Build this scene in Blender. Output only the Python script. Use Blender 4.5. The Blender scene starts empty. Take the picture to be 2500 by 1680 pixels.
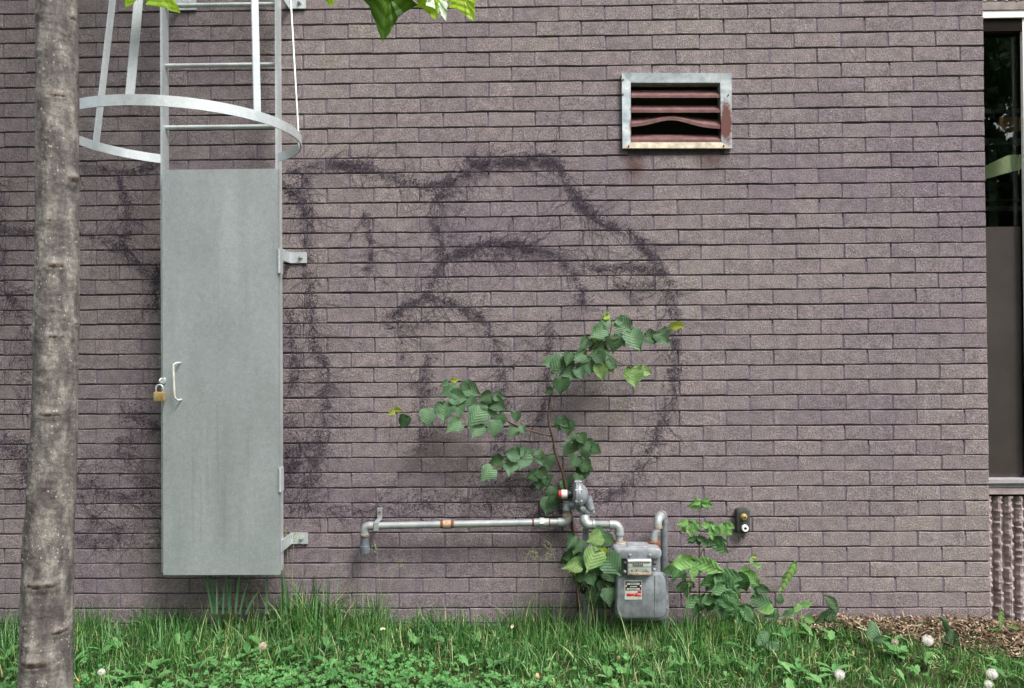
import bpy, math, random
import numpy as np
from mathutils import Vector, Matrix, Euler
R = math.radians
rnd = random.Random(7)
rs = np.random.RandomState(11)
S = bpy.context.scene
COL = S.collection

# ------------------------------------------------------------------ camera
YAW, PITCH, ROLL = -0.01675, 0.0092, -0.0069
CAM_D, CAM_H, FPX = 3.8766, 1.3196, 1944.0
cyw, syw, cp, sp = math.cos(YAW), math.sin(YAW), math.cos(PITCH), math.sin(PITCH)
FWD = Vector((syw*cp, cyw*cp, sp)); RT0 = Vector((cyw, -syw, 0)); UP0 = RT0.cross(FWD)
cr, sr = math.cos(ROLL), math.sin(ROLL)
RT = RT0*cr + UP0*sr; UP = UP0*cr - RT0*sr
CAM = Vector((0, -CAM_D, CAM_H))
cam_data = bpy.data.cameras.new('camera'); cam = bpy.data.objects.new('camera', cam_data)
COL.objects.link(cam); S.camera = cam
cam.matrix_world = Matrix(((RT.x, UP.x, -FWD.x, CAM.x), (RT.y, UP.y, -FWD.y, CAM.y), (RT.z, UP.z, -FWD.z, CAM.z), (0, 0, 0, 1)))
cam_data.lens = 28.0; cam_data.sensor_width = 36.0; cam_data.clip_start = 0.05; cam_data.clip_end = 1500
cam_data.dof.use_dof = True; cam_data.dof.focus_distance = 3.75; cam_data.dof.aperture_fstop = 11.0

# ------------------------------------------------------------------ world, sun, exposure
SUN_DIR = Vector((0.50, -0.55, 1.05)).normalized()
SUN_EL = math.asin(SUN_DIR.z); SUN_AZ = math.atan2(SUN_DIR.x, SUN_DIR.y)
W = bpy.data.worlds.new('World'); S.world = W; W.use_nodes = True
wn = W.node_tree.nodes; wl = W.node_tree.links; wn.clear()
wo = wn.new('ShaderNodeOutputWorld'); bg = wn.new('ShaderNodeBackground'); sky = wn.new('ShaderNodeTexSky')
sky.sky_type = 'NISHITA'; sky.sun_disc = False; sky.sun_elevation = SUN_EL; sky.sun_rotation = SUN_AZ
sky.air_density = 1.0; sky.dust_density = 4.0; sky.ozone_density = 1.0
hs = wn.new('ShaderNodeHueSaturation'); hs.inputs['Saturation'].default_value = 0.30
wl.new(sky.outputs[0], hs.inputs['Color']); wl.new(hs.outputs[0], bg.inputs[0]); wl.new(bg.outputs[0], wo.inputs[0])
bg.inputs[1].default_value = 0.13
sd = bpy.data.lights.new('sun', 'SUN'); sd.energy = 1.5; sd.angle = R(16); sd.color = (1.0, 0.97, 0.93)
sun = bpy.data.objects.new('sun', sd); COL.objects.link(sun)
sun.rotation_euler = SUN_DIR.to_track_quat('Z', 'Y').to_euler(); sun.location = (4, -6, 9)
S.view_settings.view_transform = 'Standard'; S.view_settings.look = 'None'
S.view_settings.gamma = 1.0; S.view_settings.use_curve_mapping = False
S.view_settings.exposure = 1.36

# ------------------------------------------------------------------ helpers
def P(px, py, Y=0.0):
    """world point where the sight line of photo pixel (px,py) meets the vertical plane y=Y"""
    d = FWD + RT*((px-1250)/FPX) + UP*((840-py)/FPX)
    t = (Y - CAM.y)/d.y
    return CAM + d*t
def px2m(Y): return (CAM_D + Y)/FPX
def project(p):
    d = Vector(p) - CAM; z = d.dot(FWD)
    return 1250 + FPX*d.dot(RT)/z, 840 - FPX*d.dot(UP)/z
ORG = {}
def tag(o, label=None, cat=None, group=None, kind=None):
    if label: o['label'] = label
    if cat: o['category'] = cat
    if group: o['group'] = group
    if kind: o['kind'] = kind
    return o
def thing(name, label, cat, loc=(0, 0, 0), group=None):
    o = bpy.data.objects.new(name, None); COL.objects.link(o); o.location = loc
    o.empty_display_size = 0.05
    ORG[o.name] = Vector(loc); return tag(o, label, cat, group)
def new_mesh(name, V, F, mat=None, smooth=False):
    me = bpy.data.meshes.new(name)
    me.from_pydata([tuple(v) for v in V], [], F)
    if mat: me.materials.append(mat)
    if smooth: me.polygons.foreach_set('use_smooth', [True]*len(me.polygons))
    me.update(); return me
def np_mesh(name, V, F, mat=None, smooth=False):
    """V (n,3) array, F (m,k) array, all faces k-gons"""
    V = np.asarray(V, dtype=np.float32); F = np.asarray(F, dtype=np.int32)
    me = bpy.data.meshes.new(name); k = F.shape[1]
    me.vertices.add(len(V)); me.vertices.foreach_set('co', V.ravel())
    me.loops.add(F.size); me.loops.foreach_set('vertex_index', F.ravel())
    me.polygons.add(len(F)); me.polygons.foreach_set('loop_start', np.arange(0, F.size, k, dtype=np.int32))
    me.polygons.foreach_set('loop_total', np.full(len(F), k, dtype=np.int32))
    if smooth: me.polygons.foreach_set('use_smooth', np.ones(len(F), dtype=bool))
    if mat: me.materials.append(mat)
    me.update(calc_edges=True); return me
def link(name, me, parent=None, loc=None, rot=None):
    o = bpy.data.objects.new(name, me); COL.objects.link(o)
    if parent: o.parent = parent
    if loc is not None: o.location = loc
    if rot is not None: o.rotation_euler = rot
    return o
def origin(o): return ORG.get(o.name, Vector((0, 0, 0))) if o else Vector((0, 0, 0))
def part(name, V, F, mat, parent, smooth=False):
    """V in world coordinates; parent is a thing (or a part built by this function)"""
    og = origin(parent)
    o = link(name, new_mesh(name, [Vector(v)-og for v in V], F, mat, smooth), parent)
    ORG[o.name] = og; return o
class MB:
    def __init__(s): s.V = []; s.F = []
    def add(s, V, F):
        n = len(s.V); s.V += [Vector(v) for v in V]; s.F += [tuple(i+n for i in f) for f in F]; return s
    def box(s, a, b, bev=0.0):
        (x0, y0, z0), (x1, y1, z1) = [(min(a[i], b[i]), max(a[i], b[i])) for i in range(3)] and (tuple(min(a[i], b[i]) for i in range(3)), tuple(max(a[i], b[i]) for i in range(3)))
        if bev <= 0:
            V = [(x, y, z) for x in (x0, x1) for y in (y0, y1) for z in (z0, z1)]
            F = [(0, 1, 3, 2), (4, 6, 7, 5), (0, 4, 5, 1), (2, 3, 7, 6), (0, 2, 6, 4), (1, 5, 7, 3)]
            return s.add(V, F)
        b_ = bev; o = [(x0+b_, z0), (x1-b_, z0), (x1, z0+b_), (x1, z1-b_), (x1-b_, z1), (x0+b_, z1), (x0, z1-b_), (x0, z0+b_)]
        return s.prism(o, y0, y1, b_)
    def prism(s, outline, y0, y1, bev=0.003):
        """outline in x,z (counter-clockwise seen from -y), front at y0 (towards the camera)"""
        n = len(outline); cx = sum(p[0] for p in outline)/n; cz = sum(p[1] for p in outline)/n
        def ins(d):
            r = []
            for x, z in outline:
                L = math.hypot(x-cx, z-cz) or 1; k = max(0.0, 1-d/L*1.2); r.append((cx+(x-cx)*k, cz+(z-cz)*k))
            return r
        rings = [(ins(bev), y0), (ins(bev*0.3), y0+bev*0.3), (outline, y0+bev), (outline, y1)]
        V = [(x, y, z) for r, y in rings for x, z in r]; F = [tuple(range(n))]
        for k in range(3):
            for i in range(n):
                j = (i+1) % n; F.append((k*n+i, (k+1)*n+i, (k+1)*n+j, k*n+j))
        F.append(tuple(3*n+i for i in reversed(range(n)))); return s.add(V, F)
    def tube(s, pts, rad, n=12, cap=True):
        pts = [Vector(p) for p in pts]; m = len(pts)
        rads = rad if isinstance(rad, (list, tuple)) else [rad]*m
        prev = None; V = []; F = []
        for i, p in enumerate(pts):
            t = (pts[min(i+1, m-1)]-pts[max(i-1, 0)])
            if t.length < 1e-9: t = Vector((0, 0, 1))
            t.normalize()
            if prev is None:
                a = Vector((0, 0, 1)) if abs(t.z) < 0.9 else Vector((1, 0, 0)); u = t.cross(a).normalized()
            else: u = (prev - t*prev.dot(t)); u = u.normalized() if u.length > 1e-6 else t.orthogonal().normalized()
            prev = u; w = t.cross(u)
            for k in range(n):
                a = 2*math.pi*k/n; V.append(p+(u*math.cos(a)+w*math.sin(a))*rads[i])
        for i in range(m-1):
            for k in range(n):
                j = (k+1) % n; F.append((i*n+k, i*n+j, (i+1)*n+j, (i+1)*n+k))
        if cap: F.append(tuple(reversed(range(n)))); F.append(tuple((m-1)*n+k for k in range(n)))
        return s.add(V, F)
    def lathe(s, base, axis, prof, n=20):
        """prof: list of (distance along axis, radius)"""
        axis = Vector(axis).normalized()
        return s.tube2([Vector(base)+axis*h for h, r in prof], [r for h, r in prof], axis, n)
    def tube2(s, pts, rads, axis, n):
        u = axis.orthogonal().normalized(); w = axis.cross(u); V = []; F = []; m = len(pts)
        for p, r in zip(pts, rads):
            for k in range(n):
                a = 2*math.pi*k/n; V.append(p+(u*math.cos(a)+w*math.sin(a))*r)
        for i in range(m-1):
            for k in range(n):
                j = (k+1) % n; F.append((i*n+k, i*n+j, (i+1)*n+j, (i+1)*n+k))
        F.append(tuple(reversed(range(n)))); F.append(tuple((m-1)*n+k for k in range(n)))
        return s.add(V, F)
    def build(s, name, mat, parent, smooth=False):
        return part(name, s.V, s.F, mat, parent, smooth)
def arc_pts(a, b, c, n=7):
    a, b, c = Vector(a), Vector(b), Vector(c)
    return [a*(1-t)**2+b*2*t*(1-t)+c*t*t for t in [i/n for i in range(n+1)]]
def smooth_sharp(o, ang=35):
    me = o.data
    me.polygons.foreach_set('use_smooth', [True]*len(me.polygons))
    import bmesh
    bm = bmesh.new(); bm.from_mesh(me); bmesh.ops.recalc_face_normals(bm, faces=bm.faces)
    for e in bm.edges:
        if len(e.link_faces) == 2 and e.calc_face_angle(0) > R(ang): e.smooth = False
    bm.to_mesh(me); bm.free(); return o
def catmull(pts, k=6):
    pts = [Vector(p) for p in pts]; out = []
    q = [pts[0]]+pts+[pts[-1]]
    for i in range(1, len(q)-2):
        for j in range(k):
            t = j/k; a, b, c, d = q[i-1], q[i], q[i+1], q[i+2]
            out.append(0.5*((2*b)+(c-a)*t+(2*a-5*b+4*c-d)*t*t+(3*b-a-3*c+d)*t*t*t))
    out.append(pts[-1]); return out

# ------------------------------------------------------------------ materials
def mat_base(name, col, rough=0.8, metal=0.0, spec=0.5):
    m = bpy.data.materials.new(name); m.use_nodes = True
    nt = m.node_tree; b = nt.nodes['Principled BSDF']
    b.inputs['Base Color'].default_value = (*col, 1); b.inputs['Roughness'].default_value = rough
    b.inputs['Metallic'].default_value = metal; b.inputs['Specular IOR Level'].default_value = spec
    return m, nt, b
def N(nt, t, **kw):
    n = nt.nodes.new(t)
    for k, v in kw.items(): setattr(n, k, v)
    return n
def noise(nt, scale, detail=3, vec=None, rough=0.55):
    n = N(nt, 'ShaderNodeTexNoise'); n.inputs['Scale'].default_value = scale; n.inputs['Detail'].default_value = detail
    n.inputs['Roughness'].default_value = rough
    if vec is not None: nt.links.new(vec, n.inputs['Vector'])
    return n.outputs['Fac']
def ramp(nt, src, stops):
    r = N(nt, 'ShaderNodeValToRGB'); nt.links.new(src, r.inputs[0]); e = r.color_ramp.elements
    while len(e) < len(stops): e.new(0.5)
    for i, (p, c) in enumerate(stops):
        e[i].position = p; e[i].color = (*c, 1) if len(c) == 3 else c
    return r.outputs[0]
def g(v): return (v, v, v)
def mixc(nt, fac, a, b, mode='MIX'):
    m = N(nt, 'ShaderNodeMix', data_type='RGBA', blend_type=mode)
    for sock, v in ((m.inputs[0], fac), (m.inputs[6], a), (m.inputs[7], b)):
        if isinstance(v, (int, float)): sock.default_value = v
        elif isinstance(v, tuple): sock.default_value = (*v, 1)
        else: nt.links.new(v, sock)
    return m.outputs[2]
def math_(nt, op, a, b=None, clamp=False):
    m = N(nt, 'ShaderNodeMath', operation=op); m.use_clamp = clamp
    for sock, v in ((m.inputs[0], a), (m.inputs[1], b)):
        if v is None: continue
        if isinstance(v, (int, float)): sock.default_value = v
        else: nt.links.new(v, sock)
    return m.outputs[0]
def bump(nt, b, src, strength=0.3, dist=0.002):
    m = N(nt, 'ShaderNodeBump'); m.inputs['Strength'].default_value = strength; m.inputs['Distance'].default_value = dist
    nt.links.new(src, m.inputs['Height']); nt.links.new(m.outputs[0], b.inputs['Normal']); return m
def wpos(nt):
    return N(nt, 'ShaderNodeNewGeometry').outputs['Position']
def gauss_mask(nt, pos, cx, cz, wx, wz):
    """soft spot on the wall plane"""
    s = N(nt, 'ShaderNodeSeparateXYZ'); nt.links.new(pos, s.inputs[0])
    dx = math_(nt, 'DIVIDE', math_(nt, 'SUBTRACT', s.outputs[0], cx), wx); dz = math_(nt, 'DIVIDE', math_(nt, 'SUBTRACT', s.outputs[2], cz), wz)
    d = math_(nt, 'ADD', math_(nt, 'MULTIPLY', dx, dx), math_(nt, 'MULTIPLY', dz, dz))
    return math_(nt, 'POWER', 2.718, math_(nt, 'MULTIPLY', d, -1.0))

def brick_material(name, rand_src, base_lo, base_hi):
    m, nt, b = mat_base(name, (0.2, 0.17, 0.17), 0.85, 0, 0.25)
    pos = wpos(nt)
    big = noise(nt, 0.75, 5, pos, 0.62); fine = noise(nt, 150, 4, pos, 0.85); med = noise(nt, 22, 4, pos)
    c = mixc(nt, ramp(nt, big, [(0.35, g(0)), (0.65, g(1))]), base_lo, base_hi)
    if rand_src == 'object': rv = N(nt, 'ShaderNodeObjectInfo').outputs['Random']
    else: rv = N(nt, 'ShaderNodeNewGeometry').outputs['Random Per Island']
    c = mixc(nt, 1.0, c, ramp(nt, rv, [(0, (0.91, 0.895, 0.92)), (0.5, g(1.0)), (1, (1.07, 1.06, 1.035))]), 'MULTIPLY')
    c = mixc(nt, 1.0, c, ramp(nt, med, [(0.25, g(0.74)), (0.75, g(1.22))]), 'MULTIPLY')
    c = mixc(nt, 1.0, c, ramp(nt, fine, [(0.30, g(0.30)), (0.5, g(0.95)), (0.7, g(2.0))]), 'MULTIPLY')
    vor = N(nt, 'ShaderNodeTexVoronoi'); vor.inputs['Scale'].default_value = 190; nt.links.new(pos, vor.inputs['Vector'])
    speck = ramp(nt, vor.outputs['Distance'], [(0.0, g(1)), (0.20, g(0))])
    gate = ramp(nt, noise(nt, 60, 2, pos), [(0.5, g(0)), (0.62, g(1))])
    c = mixc(nt, math_(nt, 'MULTIPLY', math_(nt, 'MULTIPLY', speck, gate), 0.9), c, (0.62, 0.58, 0.56))
    # pale washed and rust stained spots of the paint
    streak = noise(nt, 9, 4, pos, 0.6)
    a = P(1548, 400); d = P(1735, 385); e_ = P(1640, 372)
    mk = math_(nt, 'ADD', gauss_mask(nt, pos, a.x, a.z, 0.045, 0.09), math_(nt, 'MULTIPLY', gauss_mask(nt, pos, d.x, d.z, 0.06, 0.06), 0.9))
    mk = math_(nt, 'ADD', mk, math_(nt, 'MULTIPLY', gauss_mask(nt, pos, e_.x, e_.z, 0.16, 0.025), 0.5))
    mk = math_(nt, 'MULTIPLY', mk, ramp(nt, streak, [(0.3, g(0.35)), (0.6, g(1.2))]), clamp=True)
    c = mixc(nt, math_(nt, 'MULTIPLY', mk, 0.95), c, (0.085, 0.045, 0.035))
    eff = ramp(nt, noise(nt, 1.7, 5, pos, 0.65), [(0.60, g(0)), (0.74, g(1))])
    c = mixc(nt, math_(nt, 'MULTIPLY', eff, 0.25), c, (0.30, 0.28, 0.30))
    nt.links.new(c, b.inputs['Base Color'])
    h = math_(nt, 'ADD', math_(nt, 'MULTIPLY', fine, 0.6), math_(nt, 'MULTIPLY', noise(nt, 75, 4, pos, 0.7), 1.0))
    bump(nt, b, h, 1.0, 0.0036); return m
M = {}
M['brick'] = brick_material('brick_paint', 'object', (0.178, 0.142, 0.164), (0.236, 0.201, 0.192))
M['brick_joined'] = brick_material('brick_paint_joined', 'island', (0.178, 0.142, 0.164), (0.236, 0.201, 0.192))
def simple(name, col, rough=0.7, metal=0, spec=0.5, nscale=30, amt=0.25, bscale=None, bstr=0.2, bdist=0.001, coord='pos'):
    m, nt, b = mat_base(name, col, rough, metal, spec)
    pos = wpos(nt) if coord == 'pos' else N(nt, 'ShaderNodeTexCoord').outputs['Object']
    c = mixc(nt, 1.0, col, ramp(nt, noise(nt, nscale, 4, pos), [(0.25, g(1-amt)), (0.75, g(1+amt))]), 'MULTIPLY')
    nt.links.new(c, b.inputs['Base Color'])
    if bscale: bump(nt, b, noise(nt, bscale, 4, pos), bstr, bdist)
    return m
M['mortar'] = simple('mortar_paint', (0.150, 0.122, 0.158), 0.95, 0, 0.2, 60, 0.3, 120, 0.6, 0.003)
M['mortar_deep'] = simple('bed_joint_mortar', (0.115, 0.092, 0.120), 0.95, 0, 0.1, 60, 0.3, 120, 0.6, 0.003)
M['residue'] = simple('ivy_residue', (0.060, 0.047, 0.062), 0.95, 0, 0.1, 90, 0.5)
M['residue_pale'] = simple('ivy_rootlet_dust', (0.105, 0.082, 0.105), 0.95, 0, 0.1, 90, 0.5)
def galv(name, lo, hi, rough, metal, rust=None, drip=False):
    m, nt, b = mat_base(name, lo, rough, metal, 0.5)
    pos = wpos(nt)
    mp = N(nt, 'ShaderNodeMapping'); mp.inputs['Scale'].default_value = (9, 9, 2.0); nt.links.new(pos, mp.inputs[0])
    st = noise(nt, 1.0, 6, mp.outputs[0], 0.6)
    vor = N(nt, 'ShaderNodeTexVoronoi'); vor.inputs['Scale'].default_value = 55; nt.links.new(pos, vor.inputs['Vector'])
    sp_ = ramp(nt, vor.outputs['Color'], [(0.0, g(0.93)), (1.0, g(1.06))])
    c = mixc(nt, ramp(nt, st, [(0.3, g(0)), (0.7, g(1))]), lo, hi); c = mixc(nt, 1.0, c, sp_, 'MULTIPLY')
    c = mixc(nt, 1.0, c, ramp(nt, noise(nt, 260, 2, pos), [(0.3, g(0.9)), (0.7, g(1.1))]), 'MULTIPLY')
    if drip:
        mpd = N(nt, 'ShaderNodeMapping'); mpd.inputs['Scale'].default_value = (42, 42, 1.6); nt.links.new(pos, mpd.inputs[0])
        dn = ramp(nt, noise(nt, 1.0, 5, mpd.outputs[0], 0.6), [(0.52, g(0)), (0.68, g(1))]); gp_ = P(535, 1160, -0.2); gq_ = P(560, 700, -0.2)
        gm = math_(nt, 'ADD', gauss_mask(nt, pos, gp_.x, gp_.z, 0.16, 0.28), math_(nt, 'MULTIPLY', gauss_mask(nt, pos, gq_.x, gq_.z, 0.10, 0.16), 0.6))
        c = mixc(nt, math_(nt, 'MULTIPLY', math_(nt, 'MULTIPLY', dn, gm), 0.55), c, (0.22, 0.22, 0.24))
        sc_ = N(nt, 'ShaderNodeTexVoronoi'); sc_.inputs['Scale'].default_value = 1.0; mps = N(nt, 'ShaderNodeMapping'); mps.inputs['Scale'].default_value = (30, 30, 70); nt.links.new(pos, mps.inputs[0]); nt.links.new(mps.outputs[0], sc_.inputs['Vector'])
        c = mixc(nt, math_(nt, 'MULTIPLY', ramp(nt, sc_.outputs['Distance'], [(0.05, g(1)), (0.10, g(0))]), 0.7), c, (0.75, 0.77, 0.78))
        c = mixc(nt, 1.0, c, ramp(nt, noise(nt, 210, 2, pos, 0.8), [(0.3, g(0.86)), (0.7, g(1.14))]), 'MULTIPLY')
    if rust is not None:
        rn = noise(nt, 14, 5, pos, 0.65)
        f = ramp(nt, rn, [(rust, g(0)), (rust+0.08, g(1))])
        c = mixc(nt, f, c, (0.13, 0.05, 0.03))
        nt.links.new(ramp(nt, f, [(0, g(metal)), (1, g(0.0))]), b.inputs['Metallic'])
    nt.links.new(c, b.inputs['Base Color'])
    nt.links.new(ramp(nt, st, [(0.2, g(rough-0.07)), (0.8, g(rough+0.1))]), b.inputs['Roughness'])
    bump(nt, b, noise(nt, 130, 2, pos), 0.05, 0.0006)
    return m
M['galv_door'] = galv('galvanised_sheet_weathered', (0.42, 0.455, 0.465), (0.48, 0.515, 0.53), 0.47, 0.6, drip=True)
M['galv'] = galv('galvanised_steel', (0.47, 0.51, 0.525), (0.62, 0.655, 0.665), 0.42, 0.5)
M['galv_pipe'] = galv('galvanised_pipe', (0.25, 0.28, 0.29), (0.40, 0.41, 0.40), 0.42, 0.35)
M['meter_paint'] = simple('grey_meter_enamel', (0.20, 0.216, 0.235), 0.42, 0.15, 0.5, 26, 0.42, 160, 0.4, 0.0008)
M['meter_lid'] = simple('pale_grey_meter_enamel', (0.27, 0.285, 0.305), 0.36, 0.15, 0.5, 30, 0.4, 160, 0.25, 0.0008)
M['cast_grey'] = simple('grey_casting', (0.20, 0.215, 0.235), 0.42, 0.2, 0.5, 40, 0.4, 200, 0.4, 0.0008)
M['rust'] = simple('rust', (0.16, 0.065, 0.03), 0.85, 0, 0.2, 60, 0.5, 200, 0.5, 0.001)
M['rusty_pale'] = simple('rust_stained_zinc', (0.34, 0.24, 0.17), 0.6, 0.2, 0.4, 70, 0.6, 200, 0.3, 0.001)
M['brass'] = simple('aged_brass', (0.52, 0.36, 0.15), 0.42, 0.6, 0.5, 80, 0.25)
M['black'] = simple('black_plastic', (0.015, 0.015, 0.016), 0.5, 0, 0.4)
M['deep_black'] = simple('recess_black', (0.012, 0.009, 0.008), 0.95, 0, 0.1)  # duct black; at window head and sill gap it stands for shade
M['charcoal'] = simple('weathered_charcoal_plastic', (0.045, 0.048, 0.045), 0.5, 0, 0.4, 60, 0.4, 150, 0.3)
M['white'] = simple('white_paint', (0.78, 0.78, 0.76), 0.45, 0, 0.5, 20, 0.08)
M['offwhite'] = simple('aged_white', (0.55, 0.54, 0.48), 0.6, 0, 0.4, 40, 0.25)
M['face_plate'] = simple('meter_face', (0.42, 0.45, 0.40), 0.4, 0, 0.5, 40, 0.15)
M['red'] = simple('red_plastic', (0.42, 0.03, 0.035), 0.45, 0, 0.5, 50, 0.2)
M['rubber_grey'] = simple('grey_plastic_socket', (0.10, 0.115, 0.135), 0.6, 0, 0.4, 40, 0.25)
M['brown_paint'] = simple('brown_concrete_paint', (0.30, 0.245, 0.24), 0.9, 0, 0.2, 18, 0.35, 90, 0.6, 0.003)
M['lintel_paint'] = simple('pale_concrete_paint', (0.26, 0.22, 0.21), 0.9, 0, 0.2, 18, 0.35, 90, 0.6, 0.003)
M['sill'] = simple('sill_metal', (0.33, 0.31, 0.33), 0.5, 0.1, 0.5, 14, 0.25)
M['interior'] = simple('interior_wall', (0.05, 0.042, 0.036), 0.8, 0, 0.3, 3, 0.4)
M['brown_panel'] = simple('interior_brown_board', (0.22, 0.11, 0.04), 0.6, 0, 0.3, 5, 0.3)
M['green_panel'] = simple('interior_green_panel', (0.74, 0.86, 0.50), 0.6, 0, 0.3, 5, 0.1)
M['rail_dark'] = simple('interior_dark_rail', (0.06, 0.057, 0.06), 0.6, 0, 0.3)
m, nt, b = mat_base('clear_glass', (1, 1, 1), 0.02)
gl = N(nt, 'ShaderNodeBsdfGlossy'); gl.inputs['Roughness'].default_value = 0.01; tr = N(nt, 'ShaderNodeBsdfTransparent'); tr.inputs[0].default_value = (0.93, 0.96, 0.94, 1)
fr = N(nt, 'ShaderNodeFresnel'); fr.inputs[0].default_value = 1.6; mx = N(nt, 'ShaderNodeMixShader')
nt.links.new(fr.outputs[0], mx.inputs[0]); nt.links.new(tr.outputs[0], mx.inputs[1]); nt.links.new(gl.outputs[0], mx.inputs[2])
nt.links.new(mx.outputs[0], nt.nodes['Material Output'].inputs[0]); M['glass'] = m
M['film'] = simple('dark_frosted_film', (0.040, 0.032, 0.030), 0.26, 0, 0.6, 6, 0.25)

# ------------------------------------------------------------------ ground
m, nt, b = mat_base('soil_and_thatch', (0.05, 0.05, 0.03), 0.95, 0, 0.1)
pos = wpos(nt)
c = ramp(nt, noise(nt, 35, 5, pos, 0.7), [(0.3, (0.012, 0.016, 0.008)), (0.5, (0.03, 0.04, 0.014)), (0.7, (0.075, 0.062, 0.035))])
far = ramp(nt, noise(nt, 3, 5, pos, 0.7), [(0.3, (0.025, 0.05, 0.015)), (0.7, (0.06, 0.09, 0.03))])
ln = N(nt, 'ShaderNodeVectorMath', operation='LENGTH'); nt.links.new(pos, ln.inputs[0])
c = mixc(nt, ramp(nt, math_(nt, 'DIVIDE', ln.outputs['Value'], 10), [(0.35, g(0)), (0.6, g(1))]), c, far)
nt.links.new(c, b.inputs['Base Color']); bump(nt, b, noise(nt, 60, 4, pos), 0.8, 0.01)
xs = np.concatenate([[-400, -150], np.linspace(-60, -4, 12), np.linspace(-3.6, 3.6, 90), np.linspace(4, 60, 12), [150, 400]])
ys = np.concatenate([[-400, -150], np.linspace(-60, -5, 10), np.linspace(-4.6, -0.0, 70), np.linspace(0.4, 60, 14), [150, 400]])
XX, YY = np.meshgrid(xs, ys)
def ground_z(x, y):
    x = np.asarray(x, float); y = np.asarray(y, float)
    near = np.clip(1-(np.maximum(np.abs(x)-4, 0)+np.maximum(-y-5, 0))/3, 0, 1)
    z = 0.012*np.sin(x*3.1+1)*np.sin(y*4.3)+0.008*np.sin(x*9.7+y*7.1)
    z = z-0.015+0.045*np.exp(-((x-1.75)/0.55)**2)*np.exp(-((y+0.10)/0.22)**2)
    return z*near
ZZ = ground_z(XX, YY)
V = np.stack([XX, YY, ZZ], -1).reshape(-1, 3); nx = len(xs); ny = len(ys)
I = np.arange((ny-1)*(nx-1)); r_, c_ = I//(nx-1), I % (nx-1); a = r_*nx+c_
lawn = link('ground', np_mesh('ground', V, np.stack([a, a+1, a+nx+1, a+nx], 1), m, True)); tag(lawn, kind='structure')

# ------------------------------------------------------------------ building: wall with its bricks
CH = 0.0732; PITCHX = 0.2281; XE = 2.226; TOPZ = 49*CH; XL = -3.75; JT = 0.0060
bld = thing('brick_building', 'taupe painted brick building wall with dark window bay at its right end', 'building', (0, 0, 0))
V0 = P(1540, 201); V1 = P(1759, 345); VH = (V0.x-0.004, V1.x+0.004, V1.z-0.004, V0.z+0.004)   # vent opening
def brick_shape(w, h, r, back=0.035):
    x0, x1, z0, z1 = -w/2, w/2, -h/2, h/2; j = 0.0017
    base = [(x0, z0), (x0+w*0.33, z0), (x0+w*0.68, z0), (x1, z0), (x1, 0), (x1, z1), (x0+w*0.66, z1), (x0+w*0.35, z1), (x0, z1), (x0, 0)]
    o = [(x+r.uniform(-j, j), z+r.uniform(-j, j)) for x, z in base]
    c = 0.0032; f = []
    for x, z in o:
        f.append((x-math.copysign(c, x) if abs(x) > w*0.45 else x, z-math.copysign(c*0.8, z) if abs(z) > h*0.4 else z))
    t = [r.uniform(-0.0006, 0.0006) for _ in range(10)]
    V = [(x, t[i], z) for i, (x, z) in enumerate(f)]+[(x, 0.0028, z) for x, z in o]+[(x, back, z) for x, z in o]
    F = [tuple(range(10))]
    for k in range(2):
        for i in range(10):
            q = (i+1) % 10; F.append((k*10+i, (k+1)*10+i, (k+1)*10+q, k*10+q))
    return V, F
wall_m = MB()
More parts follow.
